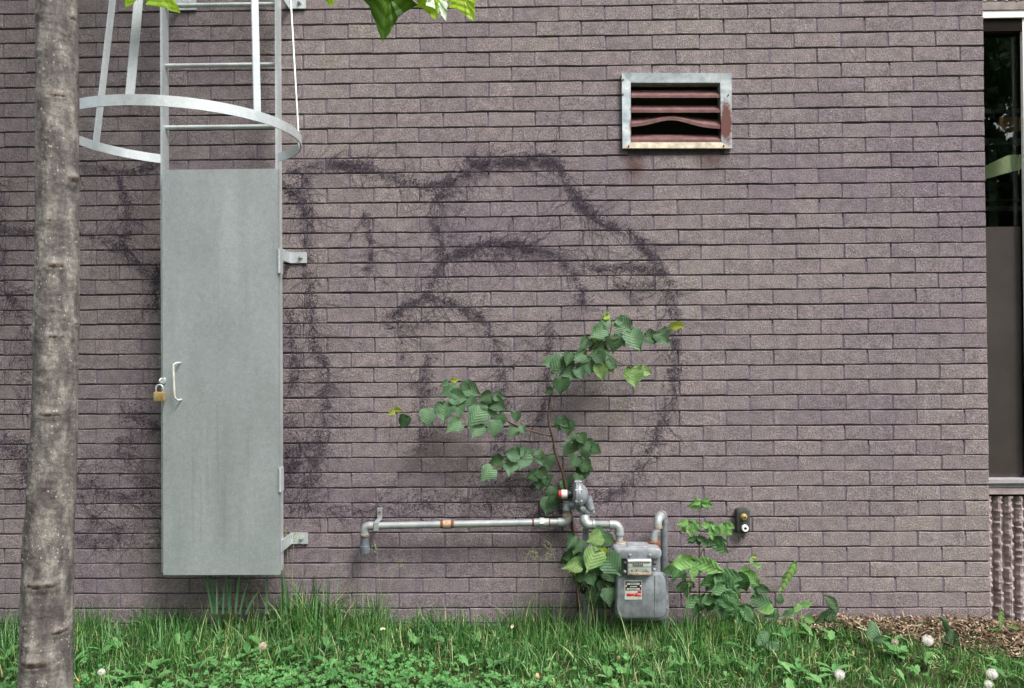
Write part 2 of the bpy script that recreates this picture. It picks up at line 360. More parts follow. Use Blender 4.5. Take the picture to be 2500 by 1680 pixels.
# mortar bed sheet behind all bricks, with the vent hole left open (four boxes)
def wallbox(x0, x1, z0, z1): wall_m.box((x0, 0.0078, z0), (x1, 0.10, z1))
wallbox(XL, VH[0], -0.25, TOPZ); wallbox(VH[1], XE-0.004, -0.25, TOPZ); wallbox(VH[0], VH[1], -0.25, VH[2]); wallbox(VH[0], VH[1], VH[3], TOPZ)
wall = wall_m.build('wall', M['mortar_deep'], bld); wall['label'] = 'painted brick wall face with recessed bed joints'
head = MB(); cand = []; rest = []
for ci in range(-8, 44):                      # course ci lies between joint lines ci and ci+1, counted down
    zt = (41-ci)*CH; zb = zt-CH; zc = (zt+zb)/2
    off = -0.399 if ci % 2 else -0.284
    k0 = int(math.floor((XL-off)/PITCHX)); joints = []
    x = off+k0*PITCHX
    jl = []
    while x < XE-0.06:
        jl.append(x+rnd.uniform(-0.0045, 0.0045)); x += PITCHX
    jl = [XL]+[q for q in jl if q > XL+0.03]
    ends = jl[1:]+[XE]
    for xa, xb in zip(jl, ends):
        last = abs(xb-XE) < 1e-6
        a_, b_ = xa+JT/2, xb-(0 if last else JT/2)
        dz = rnd.uniform(-0.0013, 0.0013); h = CH-JT+rnd.uniform(-0.001, 0.001)
        spans = [(a_, b_)]
        if zb < VH[3] and zt > VH[2]:
            if b_ > VH[0] and a_ < VH[1]:
                spans = []
                if a_ < VH[0]-0.006: spans.append((a_, VH[0]-0.001))
                if b_ > VH[1]+0.006: spans.append((VH[1]+0.001, b_))
        for s0, s1 in spans:
            full = abs((s1-s0)-(PITCHX-JT)) < 0.02
            cx = (s0+s1)/2; u, v = project((cx, 0, zc))
            seen = 20 < u < 2480 and 10 < v < 1470
            hid = (360 < u < 760 and v > 360) or (20 < u < 240) or (u < 760 and v < 420)
            hid = hid or (1200 < u < 1720 and v > 1180)
            item = (s0, s1, zc+dz, h, rnd.uniform(-0.0026, 0.0006), rnd.uniform(-0.006, 0.006))
            if full and seen and not hid: cand.append((abs(u-1500)+abs(v-800)*1.1, item))
            else: rest.append(item)
        if not last and not (zb < VH[3] and zt > VH[2] and VH[0]-0.01 < xb < VH[1]+0.01):
            dd = rnd.uniform(0.0004, 0.0026)
            head.box((xb-JT/2-0.002, dd, zb+0.004), (xb+JT/2+0.002, 0.0076, zt-0.005-(rnd.uniform(0.004, 0.016) if rnd.random() < 0.35 else 0)))
head.build('head_joints', M['mortar'], wall)['kind'] = 'stuff'
# the brick pieces nearest the lens axis show largest: those are single objects
cand.sort(key=lambda t: t[0]); singles = [c[1] for c in cand[:300]]; rest += [c[1] for c in cand[300:]]
variants = []
for k in range(10):
    Vv, Fv = brick_shape(PITCHX-JT, CH-JT, rnd); variants.append(new_mesh('brick', Vv, Fv, M['brick']))
for i, (s0, s1, zc, h, y, tilt) in enumerate(singles):
    o = link('brick', variants[rnd.randrange(10)], wall, ((s0+s1)/2, y, zc), (rnd.uniform(-0.004, 0.004), tilt, 0))
    o.scale = ((s1-s0)/(PITCHX-JT), 1, h/(CH-JT))
bm_ = MB()
for (s0, s1, zc, h, y, tilt) in rest:
    Vv, Fv = brick_shape(s1-s0, h, rnd)
    bm_.add([((s0+s1)/2+v[0], y+v[1], zc+v[2]+v[0]*tilt) for v in Vv], Fv)
bo = bm_.build('bricks', M['brick_joined'], wall); bo['kind'] = 'stuff'
# return of the brick corner towards the recessed window
cor = MB()
for ci in range(-8, 44):
    zt = (41-ci)*CH; cor.box((XE-0.02, 0.036, zt-CH+JT/2), (XE-0.0015, 0.22, zt-JT/2))
cor.build('corner_return', M['brick_joined'], wall)

# ------------------------------------------------------------------ window bay
YG = 0.10      # glass plane
def RX(px, Y): return P(px, 840, Y).x
zt_win = P(2450, 44, 0.055).z; z_mid = P(2450, 554, YG).z; z_bot = P(2450, 1166, YG).z
XR = 3.9; xm = RX(2499, 0.082)
win = MB(); win.box((XE+0.001, 0.05, zt_win), (XR, 0.09, zt_win+0.034), 0.003)
wf = win.build('window', M['white'], bld); wf['label'] = 'window frame with white head strip over dark glass'
MB().box((XE-0.012, 0.056, z_bot), (RX(2405.5, 0.056), 0.085, zt_win), 0.001).build('frame', M['white'], wf)
mu = MB().box((xm, 0.060, z_bot), (xm+0.05, 0.080, zt_win+0.03), 0.002).build('mullion', M['white'], wf)
MB().box((XE-0.01, YG, z_mid+0.004), (xm, YG+0.006, zt_win)).build('upper_pane', M['glass'], wf)['label'] = 'clear dark upper pane reflecting trees'
MB().box((XE-0.01, YG-0.004, z_bot), (xm, YG+0.008, z_mid)).build('lower_pane', M['film'], wf)['label'] = 'brown black frosted lower pane'
MB().box((xm+0.05, YG, z_bot), (XR, YG+0.006, zt_win)).build('side_pane', M['glass'], wf)
MB().box((XE, 0.062, zt_win-0.062), (xm, 0.10, zt_win-0.0005)).build('head_shade_block', M['deep_black'], wf)  # solid black block, stands in for the shade under the window head
# sill
zs = P(2450, 1176, 0.04).z
sl = MB(); sl.box((XE+0.0, 0.03, zs-0.006), (XR, 0.13, zs+0.012), 0.003); sl.box((XE, 0.05, zs-0.030), (XR, 0.13, zs-0.007), 0.002)
so = sl.build('sill', M['sill'], bld); so['label'] = 'pale metal window sill'
MB().box((XE, 0.045, zs-0.062), (XR, 0.13, zs-0.033), 0.003).build('sill_block', M['brown_paint'], bld)
# ribbed broken-edge concrete, below the sill and above the head
def ribbed(name, z0, z1, x0, x1, seed, mat, ybase, label, pitch=0.052, phase=0.5):
    r = random.Random(seed)
    back = MB().box((x0, ybase+0.030, z0), (x1, ybase+0.12, z1)).build(name, mat, bld); back['label'] = label
    x = x0+pitch*phase; nz = max(4, int((z1-z0)/0.008))
    while x < x1-0.01:
        V = []; F = []; prof = [(-0.5, 0.031), (-0.42, 0.012), (-0.22, 0.0), (0.0, 0.0), (0.22, 0.0), (0.42, 0.012), (0.5, 0.031)]
        ph = r.uniform(0, 6.28)
        tgt = [0.0]*(nz+2); tg2 = [0.0]*(nz+2); i = 0
        while i < nz:
            hgt_ = r.randint(2, 5); dep_ = r.uniform(0.2, 1.1)
            for q_ in range(hgt_):
                if i+q_ <= nz: tgt[i+q_] = dep_*math.sin((q_+1)/(hgt_+1)*math.pi)
            i += hgt_+r.randint(0, 2)
        i = 1
        while i < nz:
            hgt_ = r.randint(2, 5); dep_ = r.uniform(0.2, 1.0)
            for q_ in range(hgt_):
                if i+q_ <= nz: tg2[i+q_] = dep_*math.sin((q_+1)/(hgt_+1)*math.pi)
            i += hgt_+r.randint(0, 2)
        for i in range(nz+1):
            z = z0+(z1-z0)*i/nz
            for k, (u, d) in enumerate(prof):
                w = pitch*0.90; chip = tgt[i] if u < 0 else tg2[i]
                cut = chip*(0.024 if k in (1, 5) else 0.013 if k in (2, 4) else 0.003)
                V.append((x+u*w*(1-0.34*chip)+r.uniform(-.0007, .0007), ybase+min(0.031, d+cut+r.uniform(0, 0.003)) if 0 < k < 6 else ybase+0.031, z))
        n = len(prof)
        for i in range(nz):
            for k in range(n-1): F.append((i*n+k, i*n+k+1, (i+1)*n+k+1, (i+1)*n+k))
        F.append(tuple(range(n-1, -1, -1))); F.append(tuple(nz*n+k for k in range(n)))
        o = part('rib', V, F, mat, back); x += pitch
    return back
ribbed('ribbed_apron', -0.2, zs-0.074, XE+0.004, 3.3, 5, M['brown_paint'], 0.05, 'brown ribbed concrete apron with broken rib edges under the sill')
MB().box((3.3, 0.05, -0.2), (XR, 0.2, zs-0.07)).build('apron_end', M['brown_paint'], bld)
MB().box((XE+0.001, 0.055, zs-0.0745), (XR, 0.16, zs-0.0625)).build('gap_shade_strip', M['deep_black'], bld)  # black strip painted in place of the shade in the sill gap
zl = zt_win+0.036
MB().box((XE+0.001, 0.045, zl), (XR, 0.16, zl+0.040), 0.004).build('lintel', M['lintel_paint'], bld)
ribbed('ribbed_fascia', zl+0.042, TOPZ, XE+0.004, 3.3, 9, M['lintel_paint'], 0.04, 'pale ribbed concrete above the window')
# room behind the glass (walls, floor, ceiling) and the rest of the building shell
room = MB(); r0 = YG+0.25
room.box((XE-1.8, 4.2, -0.2), (XR+0.3, 4.3, TOPZ)); room.box((XE-1.9, r0-0.05, -0.2), (XE-1.8, 4.3, TOPZ)); room.box((XR+0.2, r0-0.2, -0.2), (XR+0.3, 4.2, TOPZ))
room.box((XE-1.8, 0.36, 0.0), (XR+0.2, 4.2, 0.05)); room.box((XE-1.8, 0.22, TOPZ-0.45), (XR+0.2, 4.2, TOPZ-0.40))
rm = room.build('interior', M['interior'], bld); rm['label'] = 'dark room behind the window'
MB().box((XE-1.9, 0.101, -0.2), (XE-0.03, 0.22, TOPZ)).build('inner_wall', M['interior'], rm)
MB().box((XL-0.0, 0.101, -0.2), (XE-1.901, 4.3, TOPZ)).build('shell', M['brown_paint'], bld)
MB().box((XL-0.1, -0.06, TOPZ+0.002), (XR+0.3, 4.4, TOPZ+0.14), 0.01).build('roof_edge', M['lintel_paint'], bld)
MB().box((XR, 0.045, -0.2), (XR+0.3, 0.2, TOPZ)).build('end_pier', M['brown_paint'], bld)
def inside(px0, py0, px1, py1, Y, mat, name, label=None):
    a, b2 = P(px0, py0, Y), P(px1, py1, Y)
    o = MB().box((a.x, Y, a.z), (b2.x, Y+0.03, b2.z)).build(name, mat, rm)
    if label: o['label'] = label
inside(2440, 286, 2498, 318, 0.20, M['brown_panel'], 'board', 'orange brown board seen high through the glass')
inside(2385, 266, 2530, 275, 0.26, M['rail_dark'], 'rail'); inside(2385, 338, 2530, 352, 0.26, M['rail_dark'], 'rail')
inside(2380, 487, 2530, 490, 0.26, M['rail_dark'], 'rail'); inside(2380, 504, 2530, 513, 0.26, M['rail_dark'], 'rail')
inside(2413, 360, 2436, 556, 0.30, M['rail_dark'], 'post')
YB = 0.17
pts = [P(2395, 410, YB), P(2395, 440, YB), P(2500, 411, YB), P(2500, 377, YB), P(2462, 379, YB)]
V = [(p.x, YB, p.z) for p in pts]+[(p.x, YB+0.03, p.z) for p in pts]; n = 5
part('slanted_panel', V, [tuple(range(n)), tuple(range(2*n-1, n-1, -1))]+[(i, n+i, n+(i+1) % n, (i+1) % n) for i in range(n)], M['green_panel'], rm)['label'] = 'pale green slanted panel behind the glass'

# ------------------------------------------------------------------ ivy residue on the bricks
STROKES = [  # (points in photo pixels, half width, density)
 ([(690, 425), (760, 408), (850, 403), (910, 420), (965, 440), (1040, 455), (1075, 480)], 20, .85),
 ([(800, 400), (905, 405)], 16, 1.5),
 ([(1075, 480), (1110, 440), (1160, 412), (1230, 397), (1300, 387), (1350, 400), (1375, 430), (1400, 470), (1425, 510), (1460, 540)], 22, 1.3),
 ([(1140, 395), (1360, 400)], 20, 1.2),
 ([(1400, 470), (1425, 510), (1480, 550), (1545, 575), (1580, 610), (1605, 645)], 19, 1.6),
 ([(1605, 640), (1625, 690), (1640, 740), (1650, 830), (1648, 900), (1642, 970), (1625, 1020), (1600, 1080), (1560, 1150), (1510, 1200), (1450, 1215)], 26, .75),
 ([(1065, 480), (1058, 540), (1075, 590), (1078, 640), (1060, 690), (1020, 730)], 20, 1.1),
 ([(1030, 450), (1100, 450)], 18, .9),
 ([(1080, 640), (1130, 615), (1180, 600), (1230, 597), (1290, 605), (1350, 620), (1390, 660), (1415, 700), (1425, 745)], 15, 1.5),
 ([(1190, 590), (1290, 588)], 9, 1.6), ([(1110, 622), (1300, 618)], 15, .9),
 ([(950, 775), (1010, 742), (1060, 728), (1110, 742), (1160, 768), (1195, 810), (1215, 860), (1225, 900), (1230, 950)], 17, 1.3),
 ([(1228, 950), (1222, 1010), (1222, 1100)], 24, .8),
 ([(890, 520), (900, 560), (905, 620), (900, 670)], 14, 1.3),
 ([(745, 420), (748, 560), (755, 700), (765, 830), (795, 900), (795, 1000), (780, 1100), (750, 1190)], 26, .9),
 ([(690, 450), (735, 490)], 22, 1.6), ([(700, 750), (715, 870), (720, 960)], 26, .8),
 ([(1345, 780), (1340, 860), (1332, 960), (1320, 1030)], 14, .9),
 ([(1040, 870), (1035, 960), (1040, 1050), (1020, 1110)], 28, .7), ([(980, 800), (985, 870)], 14, .6),
 ([(1440, 655), (1602, 656)], 16, 1.5), ([(1500, 692), (1600, 697)], 15, .9), ([(1540, 720), (1560, 745)], 16, .5),
 ([(930, 790), (1060, 790)], 24, .45),
 ([(900, 1240), (1100, 1225), (1300, 1250), (1430, 1215)], 34, .5), ([(700, 1240), (900, 1260)], 30, .35),
 ([(760, 1060), (700, 1150), (700, 1200)], 34, .6), ([(1150, 1180), (1400, 1200)], 34, .6),
 ([(185, 400), (260, 415), (320, 420), (385, 405)], 18, .9), ([(290, 430), (312, 500), (318, 560), (300, 600), (330, 640), (385, 690)], 17, 1.2),
 ([(0, 562), (60, 565), (180, 565), (260, 590), (310, 610)], 18, .8), ([(0, 440), (10, 640), (40, 760)], 22, .45),
 ([(385, 640), (380, 760)], 18, .9), ([(300, 1010), (350, 1020), (380, 1060)], 30, 1.1), ([(330, 1060), (300, 1100), (370, 1190)], 34, .7),
 ([(0, 1080), (60, 1110), (70, 1200)], 40, 1.1), ([(180, 1160), (260, 1200), (380, 1240)], 26, .7), ([(190, 1310), (240, 1330), (280, 1340)], 18, 1.1),
 ([(190, 1190), (240, 1280), (385, 1330)], 24, .5), ([(0, 700), (60, 820), (50, 1000)], 40, .25), ([(700, 1000), (720, 1180)], 36, .6),
]
fx = []; fs = []
for pts, w, den in STROKES:
    q = catmull([Vector((x, y, 0)) for x, y in pts], 8)
    for i in range(len(q)-1):
        L = (q[i+1]-q[i]).length; n = int(L*w*den*0.30)+1
        bl = 0.55+0.9*rs.rand()
        for _ in range(int(n*bl)):
            t = rs.rand(); c = q[i]*(1-t)+q[i+1]*t
            sg2 = 0.36 if rs.rand() < 0.8 else 0.85; fx.append((c.x+rs.normal()*w*sg2, c.y+rs.normal()*w*sg2)); fs.append(rs.uniform(0.6, 1.5))
fx = np.array(fx); NF = len(fx)
x0w = np.empty(NF); z0w = np.empty(NF)
o0 = P(0, 0); dxp = None
for i, (u, v) in enumerate(fx):
    p = P(u, v); x0w[i] = p.x; z0w[i] = p.z
# lumpy clustering: keep flakes where a cheap pattern is high
keep = (np.sin(x0w*61+np.sin(z0w*43)*2)+np.sin(z0w*83+np.sin(x0w*37)*2)+rs.normal(size=NF)*2.2) > -0.3
cy_ = (z0w % CH)/CH
keep &= ~((cy_ > 0.93) & (rs.rand(NF) < 0.6))
keep &= (x0w < XE-0.02) & (z0w > 0.02)
x0w = x0w[keep]; z0w = z0w[keep]; sz = np.array(fs)[keep]*0.00150; n = len(x0w)
ang = rs.rand(n)*6.283; el = 1.0+3.5*rs.rand(n)**3
ed_ = rs.normal(0, 0.9, n); ced = np.cos(ed_); sed = np.sin(ed_)
V = np.zeros((n, 4, 3)); yy = rs.uniform(-0.0052, -0.0022, n)
for k in range(4):
    a = ang+k*1.5708+rs.uniform(-0.5, 0.5, n); r = sz*rs.uniform(0.5, 1.3, n)
    V[:, k, 0] = x0w+np.cos(a)*r*el*ced+np.sin(a)*r*sed; V[:, k, 2] = z0w+np.sin(a)*r*ced-np.cos(a)*r*el*sed; V[:, k, 1] = yy+rs.uniform(-0.0015, 0.0012, n)
# broader, paler rootlet dust under the dark flakes
nd = int(len(x0w)*0.4); pick = rs.randint(0, len(x0w), nd)
xd = x0w[pick]+rs.normal(0, 0.010, nd); zd_ = z0w[pick]+rs.normal(0, 0.010, nd); ok = (xd < XE-0.02) & (zd_ > 0.02) & (((zd_ % CH)/CH) < 0.93); xd = xd[ok]; zd_ = zd_[ok]; nd = len(xd)
Vd = np.zeros((nd, 4, 3)); ad = rs.rand(nd)*6.283; sd_ = rs.uniform(0.0015, 0.0042, nd)
for k in range(4):
    a = ad+k*1.5708+rs.uniform(-.5, .5, nd); r = sd_*rs.uniform(.5, 1.3, nd); Vd[:, k, 0] = xd+np.cos(a)*r*1.5; Vd[:, k, 2] = zd_+np.sin(a)*r; Vd[:, k, 1] = -0.0021+rs.uniform(-0.0006, 0.0004, nd)
dl_ = link('ivy_dust', np_mesh('ivy_dust', Vd.reshape(-1, 3), np.arange(nd*4).reshape(-1, 4), M['residue_pale']))
tag(dl_, 'faint purple brown dust of dead ivy rootlets around the dark curved traces', 'ivy traces', kind='stuff')
fl = link('ivy_residue', np_mesh('ivy_residue', V.reshape(-1, 3), np.arange(n*4).reshape(-1, 4), M['residue']))
tag(fl, 'dark curved traces of old climbing ivy stuck on the brick wall', 'ivy traces', kind='stuff')
# thin dead tendrils running over the bricks
tv = []; tf = []
def ribbon(pts, w):
    n0 = len(tv)
    for i, p in enumerate(pts):
        t = (pts[min(i+1, len(pts)-1)]-pts[max(i-1, 0)]).normalized(); nrm = Vector((-t.z, 0, t.x))*w*(1-0.6*i/len(pts))
        tv.append(p-nrm); tv.append(p+nrm)
    for i in range(len(pts)-1): tf.append((n0+2*i, n0+2*i+1, n0+2*i+3, n0+2*i+2))
for pts, w, den in STROKES:
    q = catmull([Vector((x, y, 0)) for x, y in pts], 8); L = sum((q[i+1]-q[i]).length for i in range(len(q)-1))
    for _ in range(int(L/6.5)):
        i = rnd.randrange(len(q)-1); c = q[i]; base = q[i+1]-q[i]
        a = math.atan2(base.y, base.x)+rnd.choice((-1, 1))*rnd.uniform(0.15, 1.3); p = Vector((c.x+rnd.gauss(0, w*.5), c.y+rnd.gauss(0, w*.5), 0)); out = []
        for s in range(rnd.randint(6, 22)):
            out.append(P(p.x, p.y, -0.0042)); a += rnd.gauss(0, 0.24); p = p+Vector((math.cos(a), math.sin(a), 0))*7
        out = [o for o in out if o.x < XE-0.02 and o.z > 0.03]
        if len(out) > 2: ribbon(out, rnd.uniform(0.0006, 0.0012))
for a_, b_ in (((1340, 570), (1400, 520)), ((1400, 520), (1480, 480)), ((1300, 600), (1350, 560)), ((930, 560), (1000, 640)), ((1450, 600), (1560, 640))):
    pp = [Vector((a_[0]+(b_[0]-a_[0])*k/9+rnd.gauss(0, 2), a_[1]+(b_[1]-a_[1])*k/9+rnd.gauss(0, 2), 0)) for k in range(10)]
    ribbon([P(p.x, p.y, -0.0042) for p in pp], 0.0012)
td = link('dead_tendrils', new_mesh('dead_tendrils', tv, tf, M['residue']))
tag(td, 'fine dead ivy tendrils branching across the brick wall', 'ivy traces', kind='stuff')

# ------------------------------------------------------------------ roof ladder with cage and locked guard door
YR = -0.19            # front edge of the side rails
lx0 = P(396, 840, YR).x; lx1 = P(677, 840, YR).x
ld = thing('caged_ladder', 'galvanised fixed roof ladder with flared safety cage on the brick wall', 'ladder', ((lx0+lx1)/2, YR, 0.3))
def zat(px, py, Y): return P(px, py, Y).z
zrb = zat(690, 1398, YR)
LEAN = 0.006
for k, x in enumerate((lx0, lx1)):
    mb = MB(); mb.box((x-0.0055, YR, zrb), (x+0.0055, YR+0.065, TOPZ+0.6), 0.0015); smooth_sharp(mb.build('side_rail', M['galv'], ld))
zr = [zat(540, y, YR+0.03) for y in (1380, 1228, 1075, 922, 770, 617, 463, 310, 159, 12)]
zr += [zr[-1]+0.29*(k+1) for k in range(4)]
for z in zr:
    mb = MB(); pts = [Vector((lx0+0.005+(lx1-lx0-0.01)*t/80, YR+0.033, z)) for t in range(81)]
    mb.tube(pts, [0.0098+(0.0014 if t % 2 else 0) for t in range(81)], 10)
    mb.build('rung', M['galv'], ld, True)
    for sx, x in ((1, lx0), (-1, lx1)): pass
def bracket(side, py_plate, px_plate, bolt=True):
    x = lx0 if side < 0 else lx1
    zc = zat(px_plate, py_plate, -0.01); t = 0.006; hw = 0.027
    d = 1 # plate reaches towards +x
    xa = x+0.0056
    mb = MB(); mb.box((xa, YR+0.02, zc-hw), (xa+t, -0.012, zc+hw), 0.0)
    mb.box((xa+0.0005, -0.0125, zc-hw), (xa+0.085, -0.0062, zc+hw), 0.0)
    o = mb.build('wall_bracket', M['galv'], ld)
    MB().lathe((xa+0.055, -0.0126, zc), (0, -1, 0), [(0, 0.011), (0.006, 0.011), (0.0065, 0.006), (0.016, 0.006), (0.018, 0.004)], 6).build('bolt', M['galv_pipe'], o)
bracket(1, 629, 724); bracket(1, 1314, 738); bracket(1, 8, 728); bracket(-1, 12, 428)
# hoops
XC = (lx0+lx1)/2; hwid = (lx1-lx0)/2
def hoop(zc, depth, hw_=0.021):
    Rr = (depth*depth+hwid*hwid)/(2*depth); yc = YR+0.004-(depth-Rr)
    a0 = math.atan2(-(yc-(YR+0.004)), hwid)   # angle of the rail point seen from the hoop centre
    return Rr, yc, a0
def hoop_mesh(zc, depth, name):
    Rr, yc, a0 = hoop(zc, depth); t = 0.0055; n = 72
    # run from the right rail point clockwise through the front to the left rail point
    start = math.atan2(YR+0.004-yc, hwid); end = -math.pi-start
    V = []; F = []
    for i in range(n+1):
        a = start+(end-start)*i/n
        for r in (Rr, Rr+t):
            for z in (zc-0.0200, zc+0.0200): V.append((XC+math.cos(a)*r, yc+math.sin(a)*r, z))
    for i in range(n):
        q = 4*i
        F += [(q, q+4, q+5, q+1), (q+2, q+3, q+7, q+6), (q+1, q+5, q+7, q+3), (q, q+2, q+6, q+4)]
    F += [(0, 1, 3, 2), (4*n, 4*n+2, 4*n+3, 4*n+1)]
    o = part(name, V, F, M['galv'], ld, False); return smooth_sharp(o, 30), Rr, yc
zh1 = zat(398, 386, YR-0.01); D1 = 0.86
zh2 = zh1+0.80; D2 = 0.71
_, R1, yc1 = hoop_mesh(zh1, D1, 'cage_hoop'); _, R2, yc2 = hoop_mesh(zh2, D2, 'cage_hoop')
def hoop_angle(px, lo, hi):
    return min((abs(project((XC+math.cos(R(d))*R1, yc1+math.sin(R(d))*R1, zh1))[0]-px), d) for d in np.arange(lo, hi, 0.5))[1]
for deg in (hoop_angle(232, -236, -175), hoop_angle(130, -170, -120), hoop_angle(315, -125, -60), hoop_angle(629, -75, -10), 21):
    a = R(deg); mb = MB(); w = 0.0160; t = 0.0055
    def pt(Rr, yc, z, r, du):
        return Vector((XC+math.cos(a)*(Rr+r)-math.sin(a)*du, yc+math.sin(a)*(Rr+r)+math.cos(a)*du, z))
    V = []
    for Rr, yc, z in ((R1, yc1, zh1-0.022), (R2, yc2, zh2+0.022)):
        for r in (-0.0005-t, -0.0005):
            for du in (-w, w): V.append(pt(Rr, yc, z, r, du))
    mb.add(V, [(0, 1, 3, 2), (4, 6, 7, 5), (0, 4, 5, 1), (2, 3, 7, 6), (0, 2, 6, 4), (1, 5, 7, 3)])
    mb.build('cage_bar', M['galv'], ld)
# guard door over the rungs
YD = YR-0.030
dl = P(390, 415, YD); dr = P(672, 411, YD); bl = P(405, 1404, YD); br = P(688, 1404, YD)
gd = thing('ladder_guard_door', 'tall grey galvanised sheet door closing off the ladder rungs', 'door', ((dl.x+dr.x)/2, YD, bl.z))
x0d, x1d = (dl.x+bl.x)/2, (dr.x+br.x)/2
mb = MB(); mb.box((x0d, YD, bl.z), (x1d, YD+0.026, dl.z)); mb.build('panel', M['galv_door'], gd)
for pz in (638, 1172):
    z = zat(680, pz, YD); mb = MB(); mb.tube([(x1d+0.005, YD-0.002, z-0.055), (x1d+0.005, YD-0.002, z+0.055)], 0.0065, 10)
    mb.box((x1d+0.001, YD+0.002, z-0.055), (x1d+0.008, YR+0.02, z+0.055)); smooth_sharp(mb.build('hinge', M['galv'], gd))
ha = P(441, 886, YD); hb = P(443, 976, YD); hc = P(424, 888, YD-0.03); hd = P(427, 972, YD-0.03)
mb = MB(); mb.tube([ha, (ha.x-0.008, YD-0.026, ha.z), (hc.x, YD-0.032, hc.z-0.004)]+[(hc.x, YD-0.034, hc.z-0.012), (hd.x, YD-0.034, hd.z+0.012)]+[(hd.x, YD-0.032, hd.z+0.004), (hb.x-0.008, YD-0.026, hb.z), hb], 0.0048, 10)
mb.build('handle', M['offwhite'], gd, True)
# hasp and padlock
hp = P(388, 930, YD-0.004)
mb = MB(); mb.box((x0d-0.012, YD-0.006, hp.z-0.014), (x0d+0.014, YD-0.0005, hp.z+0.014), 0.002)
mb.tube(arc_pts((x0d-0.004, YD-0.006, hp.z+0.010), (x0d-0.010, YD-0.028, hp.z+0.002), (x0d-0.004, YD-0.006, hp.z-0.012)), 0.004, 8)
mb.build('hasp', M['galv'], gd, True)
pc = P(389.5, 968, YD-0.022); w = 0.0245; h = 0.022
pk = thing('padlock', 'brass padlock hanging from the hasp at the guard door edge', 'padlock', (pc.x, pc.y, pc.z))
body = MB(); body.box((pc.x-w, pc.y-0.008, pc.z-h), (pc.x+w, pc.y+0.008, pc.z+h*0.95), 0.003); smooth_sharp(body.build('body', M['brass'], pk))
top = pc.z+h*0.95
sh = [Vector((pc.x-0.016, pc.y, top-0.003)), Vector((pc.x-0.016, pc.y, top+0.016))]+[Vector((pc.x-0.016*math.cos(a), pc.y, top+0.018+0.015*math.sin(a))) for a in [i*math.pi/8 for i in range(9)]]+[Vector((pc.x+0.016, pc.y, top-0.003))]
MB().tube(sh, 0.0036, 10).build('shackle', M['galv'], pk, True)

# ------------------------------------------------------------------ louvred vent
vt = thing('wall_vent', 'rusty louvred vent with pale metal frame set in the brick wall', 'vent', tuple(P(1652, 362, -0.01)))
YV = -0.022
def Q(px, py, Y=YV): p = P(px, py, Y); return p
m, nt, b = mat_base('vent_frame_zinc', (0.5, 0.54, 0.56), 0.5, 0.1)
pos = wpos(nt); rn = noise(nt, 30, 5, pos, 0.7)
cz = mixc(nt, ramp(nt, noise(nt, 20, 4, pos), [(0.3, g(0)), (0.7, g(1))]), (0.24, 0.29, 0.33), (0.56, 0.60, 0.61))
ra = Q(1773, 300); rb = Q(1540, 330); rc = Q(1650, 352)
mk = math_(nt, 'MULTIPLY', gauss_mask(nt, pos, ra.x, ra.z, 0.024, 0.082), 1.5)
mk = math_(nt, 'ADD', mk, math_(nt, 'MULTIPLY', gauss_mask(nt, pos, rb.x+0.006, rb.z+0.03, 0.009, 0.10), 0.9))
mk = math_(nt, 'ADD', mk, math_(nt, 'MULTIPLY', gauss_mask(nt, pos, rc.x+0.14, rc.z+0.004, 0.05, 0.02), 0.7))
mk = math_(nt, 'ADD', mk, math_(nt, 'MULTIPLY', gauss_mask(nt, pos, rc.x-0.14, rc.z+0.01, 0.03, 0.02), 0.5))
mk = math_(nt, 'ADD', mk, math_(nt, 'MULTIPLY', rn, 1.5))
f = ramp(nt, math_(nt, 'SUBTRACT', mk, 0.46), [(0.42, g(0)), (0.62, g(0.5)), (0.9, g(1))])
c = mixc(nt, f, cz, (0.13, 0.048, 0.038)); nt.links.new(c, b.inputs['Base Color']); bump(nt, b, rn, 0.3, 0.001)
M['vent_frame'] = m
m, nt, b = mat_base('vent_blade_rust', (0.13, 0.07, 0.065), 0.65, 0.1)
pos = wpos(nt); c = ramp(nt, noise(nt, 22, 5, pos, 0.7), [(0.25, (0.070, 0.028, 0.025)), (0.55, (0.15, 0.070, 0.066)), (0.74, (0.22, 0.12, 0.10)), (0.85, (0.32, 0.26, 0.18))])
nt.links.new(c, b.inputs['Base Color']); bump(nt, b, noise(nt, 140, 4, pos), 0.4, 0.001); M['vent_blade'] = m
M['vent_sill'] = simple('rust_washed_zinc', (0.44, 0.38, 0.29), 0.6, 0.05, 0.4, 35, 0.5)
OT = [(1518, 178), (1786, 179), (1787, 362), (1520, 362)]; IN = [(1540, 201), (1759, 201), (1762, 347), (1541, 347)]
for k in range(4):
    a0, a1 = OT[k], OT[(k+1) % 4]; b0, b1 = IN[k], IN[(k+1) % 4]
    A0, A1, B0, B1 = Q(*a0), Q(*a1), Q(*b0), Q(*b1); B0.y = B1.y = YV+0.005
    C0, C1 = Vector((A0.x, -0.0045, A0.z)), Vector((A1.x, -0.0045, A1.z)); D0, D1v = Vector((B0.x, 0.05, B0.z)), Vector((B1.x, 0.05, B1.z))
    V = [C0, A0, B0, D0, C1, A1, B1, D1v]
    part('frame', V, [(0, 1, 5, 4), (1, 2, 6, 5), (2, 3, 7, 6), (3, 0, 4, 7), (0, 3, 2, 1), (4, 5, 6, 7)], M['vent_frame'] if k != 2 else M['vent_sill'], vt)
for (sx, sy) in ((1521, 195), (1521, 231), (1778, 232), (1535, 357), (1767, 356)):
    q = Q(sx, sy, YV-0.001); MB().lathe(q, (0, -1, 0), [(0, 0.0042), (0.0025, 0.0042), (0.004, 0.002)], 8).build('screw', M['rust'], vt)
bx0, bx1 = Q(1541, 200).x, Q(1761, 200).x
duct = MB(); zt, zb = Q(1650, 199).z, Q(1650, 349).z
